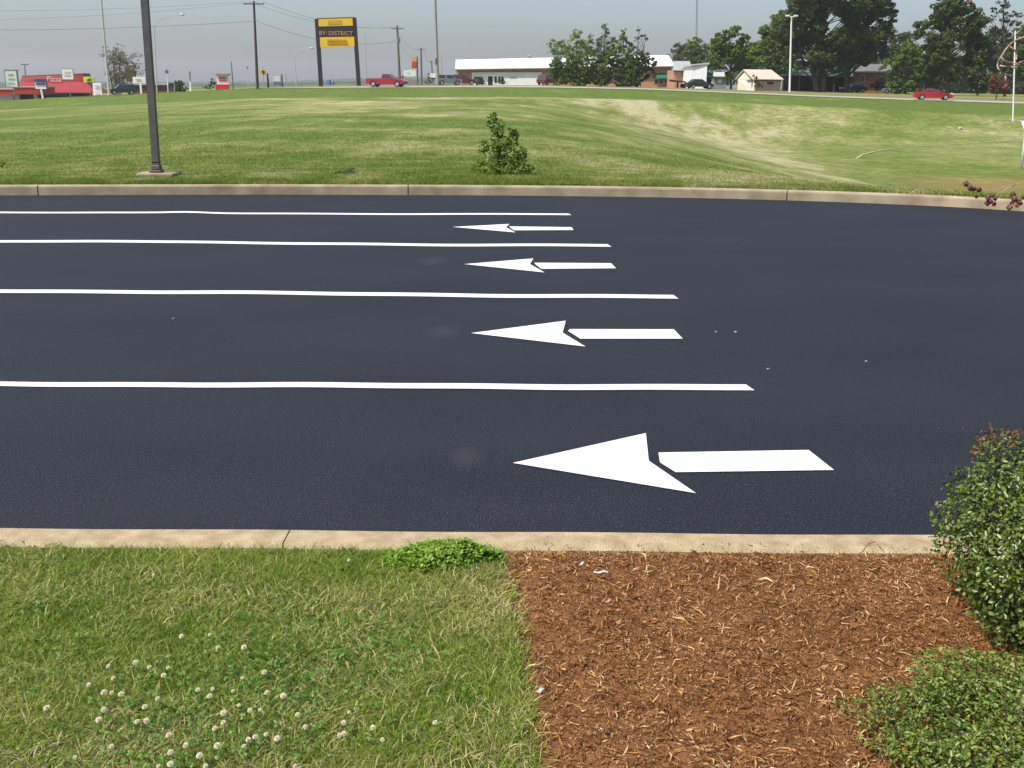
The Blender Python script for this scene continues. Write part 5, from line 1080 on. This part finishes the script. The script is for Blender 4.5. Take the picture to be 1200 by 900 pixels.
for q in ([up(Cc, zE) + dC + n2, up(Rc, zE) - dC + n2, rR + Vector((0, 0, .12)), apx + dC + Vector((0, 0, .12))], [up(Lc, zE) + dC + Vector((-.1, .3, -.1)), up(BR, zE) + Vector((.1, .3, -.1)), rR + Vector((0, 0.02, .12)), apx + dC + Vector((0, .02, .12))], [up(Rc, zE) - dC + n2 + Vector((.02, 0, 0)), up(BR, zE) + Vector((.3, .3, -.1)), rR + Vector((.02, 0, .12))]):
    mb.loft([q, [p + Vector((0, 0, .12)) for p in q]])
mb.build("roof", mat("peach_roof", (.56, .47, .38), (.48, .40, .32), scale=1.2, rough=.85), ct)
# openings, placed on the wall planes
def wall_quad(A, B, t0_, t1_, z0_, z1_, out):
    n_ = Vector((B.y - A.y, -(B.x - A.x), 0)).normalized() * out; q = [lerp(A, B, t0_), lerp(A, B, t1_)]
    return [up(q[0], z0_) + n_, up(q[1], z0_) + n_, up(q[1], z1_) + n_, up(q[0], z1_) + n_], n_
f4, n_ = wall_quad(Lc, Cc, .58, .82, Cc.z - .1, at(874, 94.5, 172).z, .05); mb = MB(); mb.loft([f4, [p - n_ * 2 for p in f4]]); dr = mb.build("door", mat("door_white", (.68, .70, .74), rough=.6), ct)
f4, n_ = wall_quad(Lc, Cc, .55, .86, at(874, 94.4, 172).z, at(874, 93.2, 172).z, .25); mb = MB(); mb.loft([f4, [p - n_ * 1.2 for p in f4]]); mb.build("door_hood", brick_d, ct)
f4, n_ = wall_quad(Cc, Rc, .47, .71, at(898, 98.8, 170.4).z, at(898, 96, 170.4).z, .04); mb = MB(); mb.loft([f4, [p - n_ * 2 for p in f4]]); mb.build("window", dark, ct)
f4, n_ = wall_quad(Cc, Rc, -.03, 1.02, zE - .35, zE - .12, .06); mb = MB(); mb.loft([f4, [p - n_ * .9 for p in f4]]); mb.build("fascia", mat("brown_fascia", (0, 0, 0)), ct)
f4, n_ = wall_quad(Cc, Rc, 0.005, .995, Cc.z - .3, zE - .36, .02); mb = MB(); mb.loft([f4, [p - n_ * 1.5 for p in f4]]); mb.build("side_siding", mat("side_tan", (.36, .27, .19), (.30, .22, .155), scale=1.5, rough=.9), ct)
# light pole right of the cottage
t_, tp = far_pole("light_pole", "tall thin white light pole with a T-shaped double head, right of the cottage", "light pole", 925.4, 107.5, 927.6, 19.5, 166, .13, white_paint)
MB().box(tp, (1.75, .16, .12), bev=.02).build("arm", white_paint, t_)
for sx in (-1, 1): MB().box(tp + Vector((sx * .62, -.05, .12)), (.6, .45, .22), bev=.04).build("lamp_head", mat("lamp_white", (.7, .7, .68), rough=.4), t_)
# open carport in the shade
b = at(950, 107, 196); b.z = h(b.x, 196); t_ = empty("carport", b, "dark open carport with green grey roof in the shade under the big trees", "carport")
q = [at(915, 87, 193), at(1000, 88.5, 193), at(999, 80.5, 204), at(917, 79.5, 204)]; mb = MB(); mb.loft([q, [p - Vector((0, 0, .2)) for p in q]]); mb.build("roof", mat("green_grey_roof", (.12, .17, .15), (.09, .13, .115), scale=1, rough=.7), t_)
mb = MB(); PB(mb, 918, 88, 999, 108, 203.5, .4, ground_=True); mb.build("back_wall", mat("dark_wood", (.045, .035, .03), (.03, .025, .02), scale=2, rough=.9), t_)
for xa_ in (917, 936, 956, 977, 998): PB(MB(), xa_, 87.6, xa_ + 1.4, 108, 193.4, .2, ground_=True).build("post", wood_pole, t_)
# white house seen through the gap, brick house
b = at(952, 105, 226); b.z = h(b.x, 226); t_ = empty("white_house", b, "white gabled house glimpsed through a gap in the big dark trees", "house")
PB(MB(), 945, 76, 962, 106, 226, 7, ground_=True).build("wall", wall_white, t_); mb = MB(); q = [(944, 76), (963, 76), (953.5, 69)]; f = [at(x_, y_, 225.7) for x_, y_ in q]; mb.loft([f, [p + Vector((0, 7.6, 0)) for p in f]]); mb.build("roof", mat("pale_roof", (0, 0, 0)), t_)
PB(MB(), 951.5, 74.5, 955, 80, 225.6, .1).build("window", glass, t_)
D4 = 198; b = at(1022, 107, D4); b.z = h(b.x, D4); t_ = empty("brick_house", b, "orange brick house with low grey roof, right of the big dark trees", "house")
PB(MB(), 999, 83.5, 1048, 108, D4, 8, ground_=True).build("wall", mat("orange_brick", (.37, .17, .095), (.28, .12, .07), scale=1.6, rough=.9, bump=.2), t_)
q = [at(996, 83.3, D4 - 1), at(1051, 83.3, D4 - 1), at(1046, 75, D4 + 4), at(1001, 75, D4 + 4)]; mb = MB(); mb.loft([q, [p - Vector((0, 0, .15)) for p in q]]); mb.build("roof", mat("house_roof", (.17, .165, .17), (.12, .12, .12), scale=1, rough=.85), t_)
mb = MB(); PB(mb, 996, 83.45, 1051, 85, D4 - .95, .12); mb.build("fascia", mat("pale_fascia", (.55, .52, .48), rough=.7), t_)
for xa_ in (1008, 1028, 1038): wf = PB(MB(), xa_, 88, xa_ + 5.4, 96.5, D4 - .05, .1).build("window", mat("win_frame", (.55, .55, .53), rough=.6), t_); PB(MB(), xa_ + .7, 88.8, xa_ + 4.7, 95.8, D4 - .08, .1).build("pane", glass_b, wf)
PB(MB(), 1001, 97.5, 1006, 108, D4 - .05, .1, ground_=True).build("door", wall_white, t_)
# ================================================================== trees
def leaf_mat(name, dk, md, lt, trans=.12): return ramp_island(name, [(0, dk), (.5, md), (1, lt)], rough=.55, spec=.25, trans=trans, nscale=.45, nmix=.45)
g_dark = leaf_mat("leaf_dark", (.026, .045, .006), (.058, .092, .011), (.115, .155, .020), .2); g_mid = leaf_mat("leaf_mid", (.045, .085, .010), (.095, .16, .018), (.17, .24, .033), .28)
g_light = leaf_mat("leaf_light", (.09, .16, .015), (.16, .26, .024), (.24, .34, .04), .32); g_olive = leaf_mat("leaf_olive", (.045, .055, .025), (.085, .095, .042), (.13, .14, .065), .15)
g_hazy = leaf_mat("leaf_hazy", (.10, .10, .055), (.16, .155, .08), (.21, .21, .10), .15); g_rust = leaf_mat("leaf_rust", (.10, .035, .02), (.17, .06, .03), (.20, .12, .045), .15); g_pine = leaf_mat("leaf_pine", (.028, .040, .014), (.060, .075, .026), (.12, .12, .055), .15)
def tree(name, label, cat, D, base, blobs, m, size=.34, dens=1.6, trunk_r=.28, limbs=True, group=None, sub=14, subr=.30, depth=.75, bark_m=None, trunks=None, shell=.55, dj=.6, thin_limb=.4):
    b = at(base[0], base[1], D); b.z = h(b.x, D); t_ = empty(name, b, label, cat, group)
    clump_leaves(blobs, D, dens, size, m, t_, "crown", sub=sub, subr=subr, depth=depth, dj=dj, asp=.62, jit=.8, shell=shell)
    mb = MB(); top_b = min(blobs, key=lambda q: q[1])
    for (tx, ty, bx) in (trunks or [(sum(q[0] for q in blobs) / len(blobs), min(q[1] + q[3] * .2 for q in blobs), base[0])]):
        b_ = at(bx, base[1], D); b_.z = h(b_.x, D) - .3; tp = at(tx, ty, D); n_ = 6; pts = [lerp(b_, tp, i / n_) + Vector((math.sin(i * 1.7 + bx) * .12 * i / n_, math.cos(i * 2.1 + bx) * .15 * i / n_, 0)) for i in range(n_ + 1)]
        mb.tube([b_] + pts, [trunk_r * 1.35] + [trunk_r * (1 - .85 * i / n_) for i in range(n_ + 1)], 8)
        if limbs:
            for q in blobs:
                e = at(q[0], q[1], D + random.uniform(-.8, .8)); hz = max(.15, min(.8, (e.z - b_.z) / max(tp.z - b_.z, .1) - .22)); s0 = lerp(b_, tp, hz)
                mb.tube([s0, lerp(s0, e, .5) + Vector((0, 0, .25)), e], [trunk_r * thin_limb * .7, trunk_r * thin_limb * .45, trunk_r * .06], 5)
    mb.build("trunk", bark_m or bark, t_, smooth=True); return t_
def rblobs(seed_, x0, x1, y0, y1, n, r0, r1, shape=None):
    r_ = random.Random(seed_); out = []
    while len(out) < n:
        x_, y_ = r_.uniform(x0, x1), r_.uniform(y0, y1); u = (x_ - (x0 + x1) / 2) / ((x1 - x0) / 2); v_ = (y_ - (y0 + y1) / 2) / ((y1 - y0) / 2)
        if u * u + v_ * v_ > 1.05 and not shape: continue
        if shape and not shape(u, v_): continue
        rr = r_.uniform(r0, r1); out.append((x_, y_, rr, rr * .8))
    return out
# right: big dark trees
tree("oak_tree", "largest dark tree, its crown rising out of frame right of the white light pole", "tree", 182, (968, 108), rblobs(1, 918, 1010, -50, 70, 40, 11, 19) + [(915, 40, 12, 12), (925, 20, 14, 12), (930, 62, 14, 9), (955, 68, 16, 8), (985, 75, 16, 8), (945, 78, 13, 8), (965, 82, 13, 7), (928, 76, 11, 8), (985, 84, 11, 6), (940, -10, 16, 14), (990, 60, 15, 12)], g_dark, size=.38, dens=2.0, trunk_r=.5, sub=12, subr=.36, dj=3.5, trunks=[(965, -30, 965), (940, 10, 958)])
tree("oak_tree", "tall dark tree whose ragged right side stands against the sky, left of the brick house", "tree", 188, (985, 107), rblobs(2, 985, 1044, -45, 72, 30, 10, 16) + [(1044, 28, 8, 7), (1040, 8, 8, 10), (1034, 45, 11, 9), (1012, 70, 15, 8), (1040, -15, 7, 9), (1025, 60, 12, 9)], g_dark, size=.38, dens=2.0, trunk_r=.42, sub=12, subr=.36, dj=2.5, trunks=[(1005, -30, 992)])
tree("oak_tree", "paler green tree leaning out on the left side of the biggest dark tree", "tree", 194, (905, 104), rblobs(3, 892, 926, 22, 84, 16, 8, 13), g_mid, size=.36, dens=2.2, trunk_r=.25, dj=1.5)
tree("leafy_tree", "dark tree with rounded lower left shoulder standing behind the moving red car", "tree", 176, (1111, 109), rblobs(4, 1090, 1152, -4, 88, 32, 9, 15) + [(1082, 33, 11, 9), (1094, 26, 11, 8), (1078, 40, 8, 6), (1120, 8, 13, 10), (1105, 14, 10, 8), (1145, 30, 9, 9), (1150, 22, 6, 6)], g_dark, size=.36, dens=2.1, trunk_r=.38, sub=12, subr=.34, dj=2.5, trunks=[(1113, 15, 1111)])
tree("leafy_tree", "mid green bushy tree low down between the brick house and the red car", "tree", 178, (1062, 107), rblobs(5, 1042, 1078, 55, 104, 16, 8, 12), g_mid, size=.32, dens=2.3, trunk_r=.16)
tree("leafy_tree", "mid green bushy tree directly above the roof of the red car", "tree", 180, (1085, 108), rblobs(6, 1072, 1104, 56, 100, 14, 7, 11), g_mid, size=.32, dens=2.2, trunk_r=.16)
tree("leafy_tree", "distant dark green tree top showing in the sky gap right of the tallest crown", "tree", 240, (1060, 106), rblobs(7, 1036, 1090, 43, 75, 18, 8, 13), g_dark, size=.4, dens=1.1, trunk_r=.3)
tree("pine_tree", "tall sparse pine at the right edge with open drooping branches", "tree", 178, (1177, 110), [(1176, 4, 7, 6), (1168, 12, 7, 4), (1186, 15, 7, 4), (1162, 22, 7, 4), (1178, 22, 8, 6), (1190, 28, 7, 5), (1165, 36, 9, 6), (1180, 38, 9, 7), (1172, 50, 11, 8), (1188, 50, 10, 8), (1164, 62, 11, 9), (1180, 65, 12, 9), (1160, 78, 9, 10), (1178, 82, 12, 9), (1150, 17, 4, 2.5), (1195, 18, 5, 3)], g_pine, size=.27, dens=1.7, trunk_r=.24, sub=8, subr=.36, dj=1.5, trunks=[(1176, -4, 1178)])
tree("leafy_tree", "mid green tree half cut off by the right edge behind the goal post", "tree", 184, (1204, 111), rblobs(8, 1186, 1240, 28, 104, 26, 9, 15), g_mid, size=.34, dens=2.2, trunk_r=.3)
tree("leafy_tree", "olive green tree in the gap between the dark tree and the pine", "tree", 192, (1146, 110), rblobs(9, 1132, 1164, 60, 106, 16, 8, 12), g_olive, size=.34, dens=2.2, trunk_r=.2)
tree("shrub_tree", "small rusty red-brown tree on the verge left of the goal post", "tree", 152, (1167, 118), rblobs(10, 1156, 1179, 90, 112, 16, 4, 6.5), g_rust, size=.16, dens=3, trunk_r=.10, sub=7)
tree("round_bush", "dark bush with brown tips in front of the brick house", "bush", 190, (1028, 108), rblobs(11, 1019, 1040, 94, 108, 12, 4, 6), g_dark, size=.22, dens=1.6, trunk_r=.06, sub=7)
# trees above the cottage
tree("leafy_tree", "bright light green tree directly behind the cottage roof", "tree", 200, (893, 102), rblobs(12, 868, 914, 48, 88, 24, 7, 11), g_light, size=.32, dens=2.4, trunk_r=.18)
tree("leafy_tree", "round topped green tree left of the cottage with a bare lower trunk", "tree", 188, (857, 103), rblobs(13, 836, 878, 37, 80, 26, 7, 12) + [(855, 40, 9, 6), (855, 88, 6, 7)], g_mid, size=.34, dens=2.2, trunk_r=.22)
tree("leafy_tree", "dark low tree between the round topped tree and the light green one", "tree", 215, (880, 102), rblobs(14, 868, 892, 52, 92, 14, 7, 10), g_dark, size=.34, dens=1.1, trunk_r=.2)
tree("leafy_tree", "hazy olive tree rising behind the grey roof left of the thin tower", "tree", 270, (796, 100), rblobs(15, 783, 812, 55, 82, 16, 6, 10), g_olive, size=.4, dens=1.2, trunk_r=.2)
tree("leafy_tree", "hazy green tree behind the white shed at the foot of the tall thin tower", "tree", 262, (822, 101), rblobs(16, 804, 842, 50, 84, 20, 7, 11), g_mid, size=.4, dens=1.2, trunk_r=.2)
tree("sapling_tree", "dark thin sapling growing against the cottage between gable and side wall", "tree", 164, (887, 105), [(885, 90, 4, 4), (889, 96, 5, 4), (891, 101, 3.5, 3), (886, 99, 3, 4)], g_dark, size=.2, dens=1.8, trunk_r=.07, sub=5)
# clump of thin trees in front of the white building
sg = "thin young trees in front of the white building"
tree("sapling_tree", "pale green leftmost tree of the thin clump before the white building", "tree", 172, (652, 99), [(651, 50, 6, 5), (656, 58, 8, 6), (647, 60, 7, 5), (643, 53, 4, 3), (659, 49, 5, 4), (653, 72, 7, 8), (653, 85, 7, 8), (655, 94, 8, 5), (662, 64, 6, 7), (664, 76, 7, 7), (648, 78, 5, 6)], g_light, size=.25, dens=1.7, trunk_r=.09, group=sg, sub=10, subr=.48, thin_limb=.6)
tree("sapling_tree", "tallest left tree of the thin clump with a pale vertical crown", "tree", 174, (676, 99), [(677, 38, 6, 5), (675, 46, 8, 7), (679, 54, 9, 6), (670, 58, 7, 6), (684, 58, 7, 6), (676, 66, 9, 6), (670, 92, 10, 7), (682, 90, 9, 8), (680, 76, 10, 7), (688, 66, 6, 7), (672, 72, 8, 7), (666, 66, 5, 6), (690, 54, 5, 8), (664, 56, 4, 6)], g_light, size=.25, dens=1.7, trunk_r=.09, group=sg, trunks=[(677, 36, 676), (671, 56, 673), (683, 58, 680)], sub=10, subr=.48, thin_limb=.6)
tree("sapling_tree", "middle tree of the thin clump with a slender leader reaching above the others", "tree", 171, (703, 99), [(709, 31, 4, 3), (711, 37, 4, 4), (707, 46, 5, 5), (700, 50, 7, 5), (695, 58, 8, 6), (705, 62, 9, 6), (698, 70, 9, 7), (710, 70, 8, 7), (698, 90, 11, 8), (711, 88, 9, 9), (692, 66, 7, 8), (704, 78, 10, 7), (716, 62, 6, 8), (712, 52, 4, 6), (719, 50, 4, 8), (692, 46, 3, 6)], g_mid, size=.25, dens=1.7, trunk_r=.09, group=sg, trunks=[(710, 29, 704), (697, 52, 700), (708, 60, 709)], sub=10, subr=.48, thin_limb=.6)
tree("sapling_tree", "dense greener tree of the thin clump, second from its right end", "tree", 173, (730, 99), [(730, 36, 4, 4), (731, 44, 7, 6), (726, 53, 8, 7), (736, 54, 7, 6), (730, 63, 10, 7), (724, 72, 8, 7), (738, 72, 9, 8), (730, 86, 12, 10), (720, 60, 6, 8), (742, 62, 6, 8), (729, 74, 9, 7)], g_light, size=.25, dens=1.8, trunk_r=.10, group=sg, trunks=[(731, 34, 729), (737, 52, 734)], sub=8, subr=.34, thin_limb=.6)
tree("sapling_tree", "sparse bare-topped rightmost tree of the thin clump", "tree", 174, (746, 99), [(748, 35, 3, 3), (753, 42, 4, 3), (746, 46, 4, 3), (757, 47, 3, 3), (745, 58, 5, 4), (752, 63, 4, 4), (742, 70, 6, 6)], g_olive, size=.24, dens=1.3, trunk_r=.08, group=sg, trunks=[(749, 33, 745), (756, 45, 747)], sub=8, subr=.4, thin_limb=.6)
tree("round_bush", "dense dark bush at the right foot of the thin clump, left of the green awning", "bush", 169, (751, 100), rblobs(20, 738, 766, 64, 99, 26, 5.5, 8), g_dark, size=.26, dens=2.3, trunk_r=.06, sub=8)
tree("round_bush", "dark undergrowth bush in the middle of the thin clump", "bush", 169, (712, 99.5), rblobs(21, 682, 744, 64, 99, 58, 4.5, 7.5, shape=lambda u, v: v > -1 + 1.2 * abs(u) ** 3), g_mid, size=.26, dens=2.3, trunk_r=.06, sub=8)
tree("round_bush", "green undergrowth bush at the left foot of the thin clump", "bush", 169, (668, 99.5), rblobs(22, 646, 692, 68, 99, 44, 4.5, 6.5), g_mid, size=.26, dens=2.3, trunk_r=.06, sub=8)
tree("round_bush", "clipped round dark bush left of the black door on the white wall", "bush", 200, (563.5, 99), [(563.5, 95.5, 5.5, 4), (560, 97, 3.5, 3), (567, 97, 3.5, 3)], g_dark, size=.15, dens=14, trunk_r=.06, sub=10, limbs=False)
tree("round_bush", "clipped round dark bush below the dark windows right of the black door", "bush", 199, (588, 99), [(588, 96.2, 4.8, 3.4), (591.5, 97, 3, 2.6)], g_dark, size=.15, dens=14, trunk_r=.06, sub=10, limbs=False)
# left
tree("bare_tree", "hazy greyish tree just coming into leaf at left, behind the pale leaning pole", "tree", 232, (137, 110), rblobs(30, 111, 164, 55, 98, 26, 5, 9), g_hazy, size=.26, dens=.75, trunk_r=.26, bark_m=bark_pale, sub=10, subr=.45, trunks=[(132, 58, 136), (142, 57, 138), (124, 66, 134), (152, 66, 140)], thin_limb=.35)
tree("round_bush", "dark green bushes right of the small grey shed, before the banded post", "bush", 205, (213, 107), rblobs(31, 206, 222, 96, 106, 12, 3.5, 5), g_dark, size=.26, dens=2, trunk_r=.06, sub=7)
tree("round_bush", "dark bush just left of the red and white roadside sign", "bush", 192, (248, 104), [(250, 95, 3, 3.5), (249, 99, 5, 4), (244, 101, 4, 3), (240, 102.5, 3, 2)], g_dark, size=.24, dens=2, trunk_r=.06, sub=7)
tree("cone_bush", "small conical green evergreen left of the foot of the tallest mast", "bush", 200, (501.5, 98.5), [(501.5, 88, 1.6, 2.5), (501.5, 92, 3, 3), (501.5, 96, 4.2, 3)], g_mid, size=.2, dens=3.5, trunk_r=.05, sub=8, limbs=False)
tree("round_bush", "small green bush between the grey utility pole and the white reader board", "bush", 222, (470, 93), [(470, 89.5, 3.5, 3), (467.5, 92, 3, 2.5)], g_mid, size=.22, dens=2.5, trunk_r=.05, sub=6, limbs=False)
tree("round_bush", "brownish bush right behind the foot of the tallest mast", "bush", 222, (516, 98), [(516, 90, 2.4, 4), (516, 95, 3, 3)], g_olive, size=.22, dens=2.2, trunk_r=.05, sub=6, limbs=False)
# distant wood behind the right side, reads as one mass
WB = []
for px in np.arange(1034, 1420, 8): WB.append((px + random.uniform(-3, 3), 70 + random.uniform(-10, 8), random.uniform(9, 13), random.uniform(10, 14)))
for px in np.arange(1128, 1420, 8): WB.append((px + random.uniform(-3, 3), 50 + random.uniform(-8, 8), random.uniform(8, 12), random.uniform(9, 13)))
for px in np.arange(1030, 1420, 7): WB.append((px, 101 + .012 * (px - 1030), 9, 9))
for px in np.arange(1030, 1420, 9): WB.append((px + random.uniform(-3, 3), 88 + .012 * (px - 1030) + random.uniform(-10, 4), random.uniform(9, 13), random.uniform(11, 16)))
for px in np.arange(905, 1030, 9): WB.append((px, 84 + random.uniform(-8, 4), 10, 14))
for px in np.arange(770, 905, 8): WB.append((px, 92 + random.uniform(-6, 3), 9, 9))
wr_ = empty("temporary_root", (0, 0, 0), None, None); wo = clump_leaves(WB, 285, 1.3, .6, g_dark, None, "distant_wood", sub=12, subr=.42, depth=.8, dj=8)
bpy.data.objects.remove(wr_); tag(wo, "distant dark green wood closing the view behind the houses and trees at right", "wood", kind="stuff")
# lattice tower
b = at(816, 96, 420); b.z = h(b.x, 420); t_ = empty("radio_tower", b, "very thin lattice radio tower rising out of frame above the hazy trees", "tower")
mb = MB(); tp = at(817, -60, 420); 
for k in range(3):
    a = k * 2.094; o_ = Vector((math.cos(a), math.sin(a), 0)) * .34; mb.tube([b + o_, tp + o_ * .7], .055, 4)
mb.build("mast_leg", mat("tower_grey", (.16, .15, .16), rough=.7), t_)
mb = MB(); n_ = 46
for i in range(n_):
    for k in range(3):
        a, a2 = k * 2.094, (k + 1) * 2.094; p_, q_ = lerp(b, tp, i / n_), lerp(b, tp, (i + 1) / n_); mb.tube([p_ + Vector((math.cos(a), math.sin(a), 0)) * .34, q_ + Vector((math.cos(a2), math.sin(a2), 0)) * .34], .035, 3)
mb.build("bracing", mat("tower_grey", (0, 0, 0)), t_)
# ------------------------------------------------------------------ hills
def hill(D, pts, thick, seed_):
    xs_ = np.arange(-420, 800, 3.0); top = np.interp(xs_, [p[0] for p in pts], [p[1] for p in pts]) - 2.2 * (fbm(xs_ * .03 + seed_, xs_ * 0 + seed_, 4) - .5) - 1.2 * (fbm(xs_ * .25 + seed_, xs_ * 0 + 1.5, 2) - .5)
    X_, Y_, Z_ = [], [], []
    for f_, dz in ((0, None), (.3, .55), (.6, .85), (1, 1.0), (1.6, .9), (2.4, .2)):
        rx, ry, rz_ = [], [], []
        for px, ty in zip(xs_, top):
            p = at(px, ty, D); zb = -6.0; rx.append(p.x * (1 + (f_ - 1) * .12)); ry.append(D + (f_ - 1) * thick); rz_.append(zb if dz is None else zb + (p.z - zb) * dz)
        X_.append(rx); Y_.append(ry); Z_.append(rz_)
    o = grid_obj("hills", np.array(X_), np.array(Y_), np.array(Z_), mat("hill_forest", (.035, .055, .030), (.060, .078, .045), scale=.02, rough=1, spec=0, coord='Object', detail=8)); tag(o, kind="structure")
hill(1500, [(-420, 99), (0, 98), (180, 98.5), (300, 98), (400, 95.5), (450, 94), (520, 91.5), (640, 93), (800, 97)], 120, 3)
hill(2600, [(-420, 96), (0, 95.5), (200, 96), (330, 95), (430, 91), (480, 90), (540, 89.5), (640, 92), (800, 95)], 200, 8)
# ------------------------------------------------------------------ air
mb = MB(); mb.box((0, 1900, 32), (9400, 4000, 84)); hz = mb.build("haze", bpy.data.materials.new("haze_air"))
m = hz.data.materials[0]; m.use_nodes = True; t = m.node_tree; t.nodes.remove(t.nodes["Principled BSDF"]); pv = t.nodes.new("ShaderNodeVolumePrincipled")
pv.inputs["Density"].default_value = .0002; pv.inputs["Color"].default_value = (.95, .96, 1.0, 1); pv.inputs["Anisotropy"].default_value = .2
t.links.new(pv.outputs[0], t.nodes["Material Output"].inputs["Volume"]); tag(hz, kind="stuff")
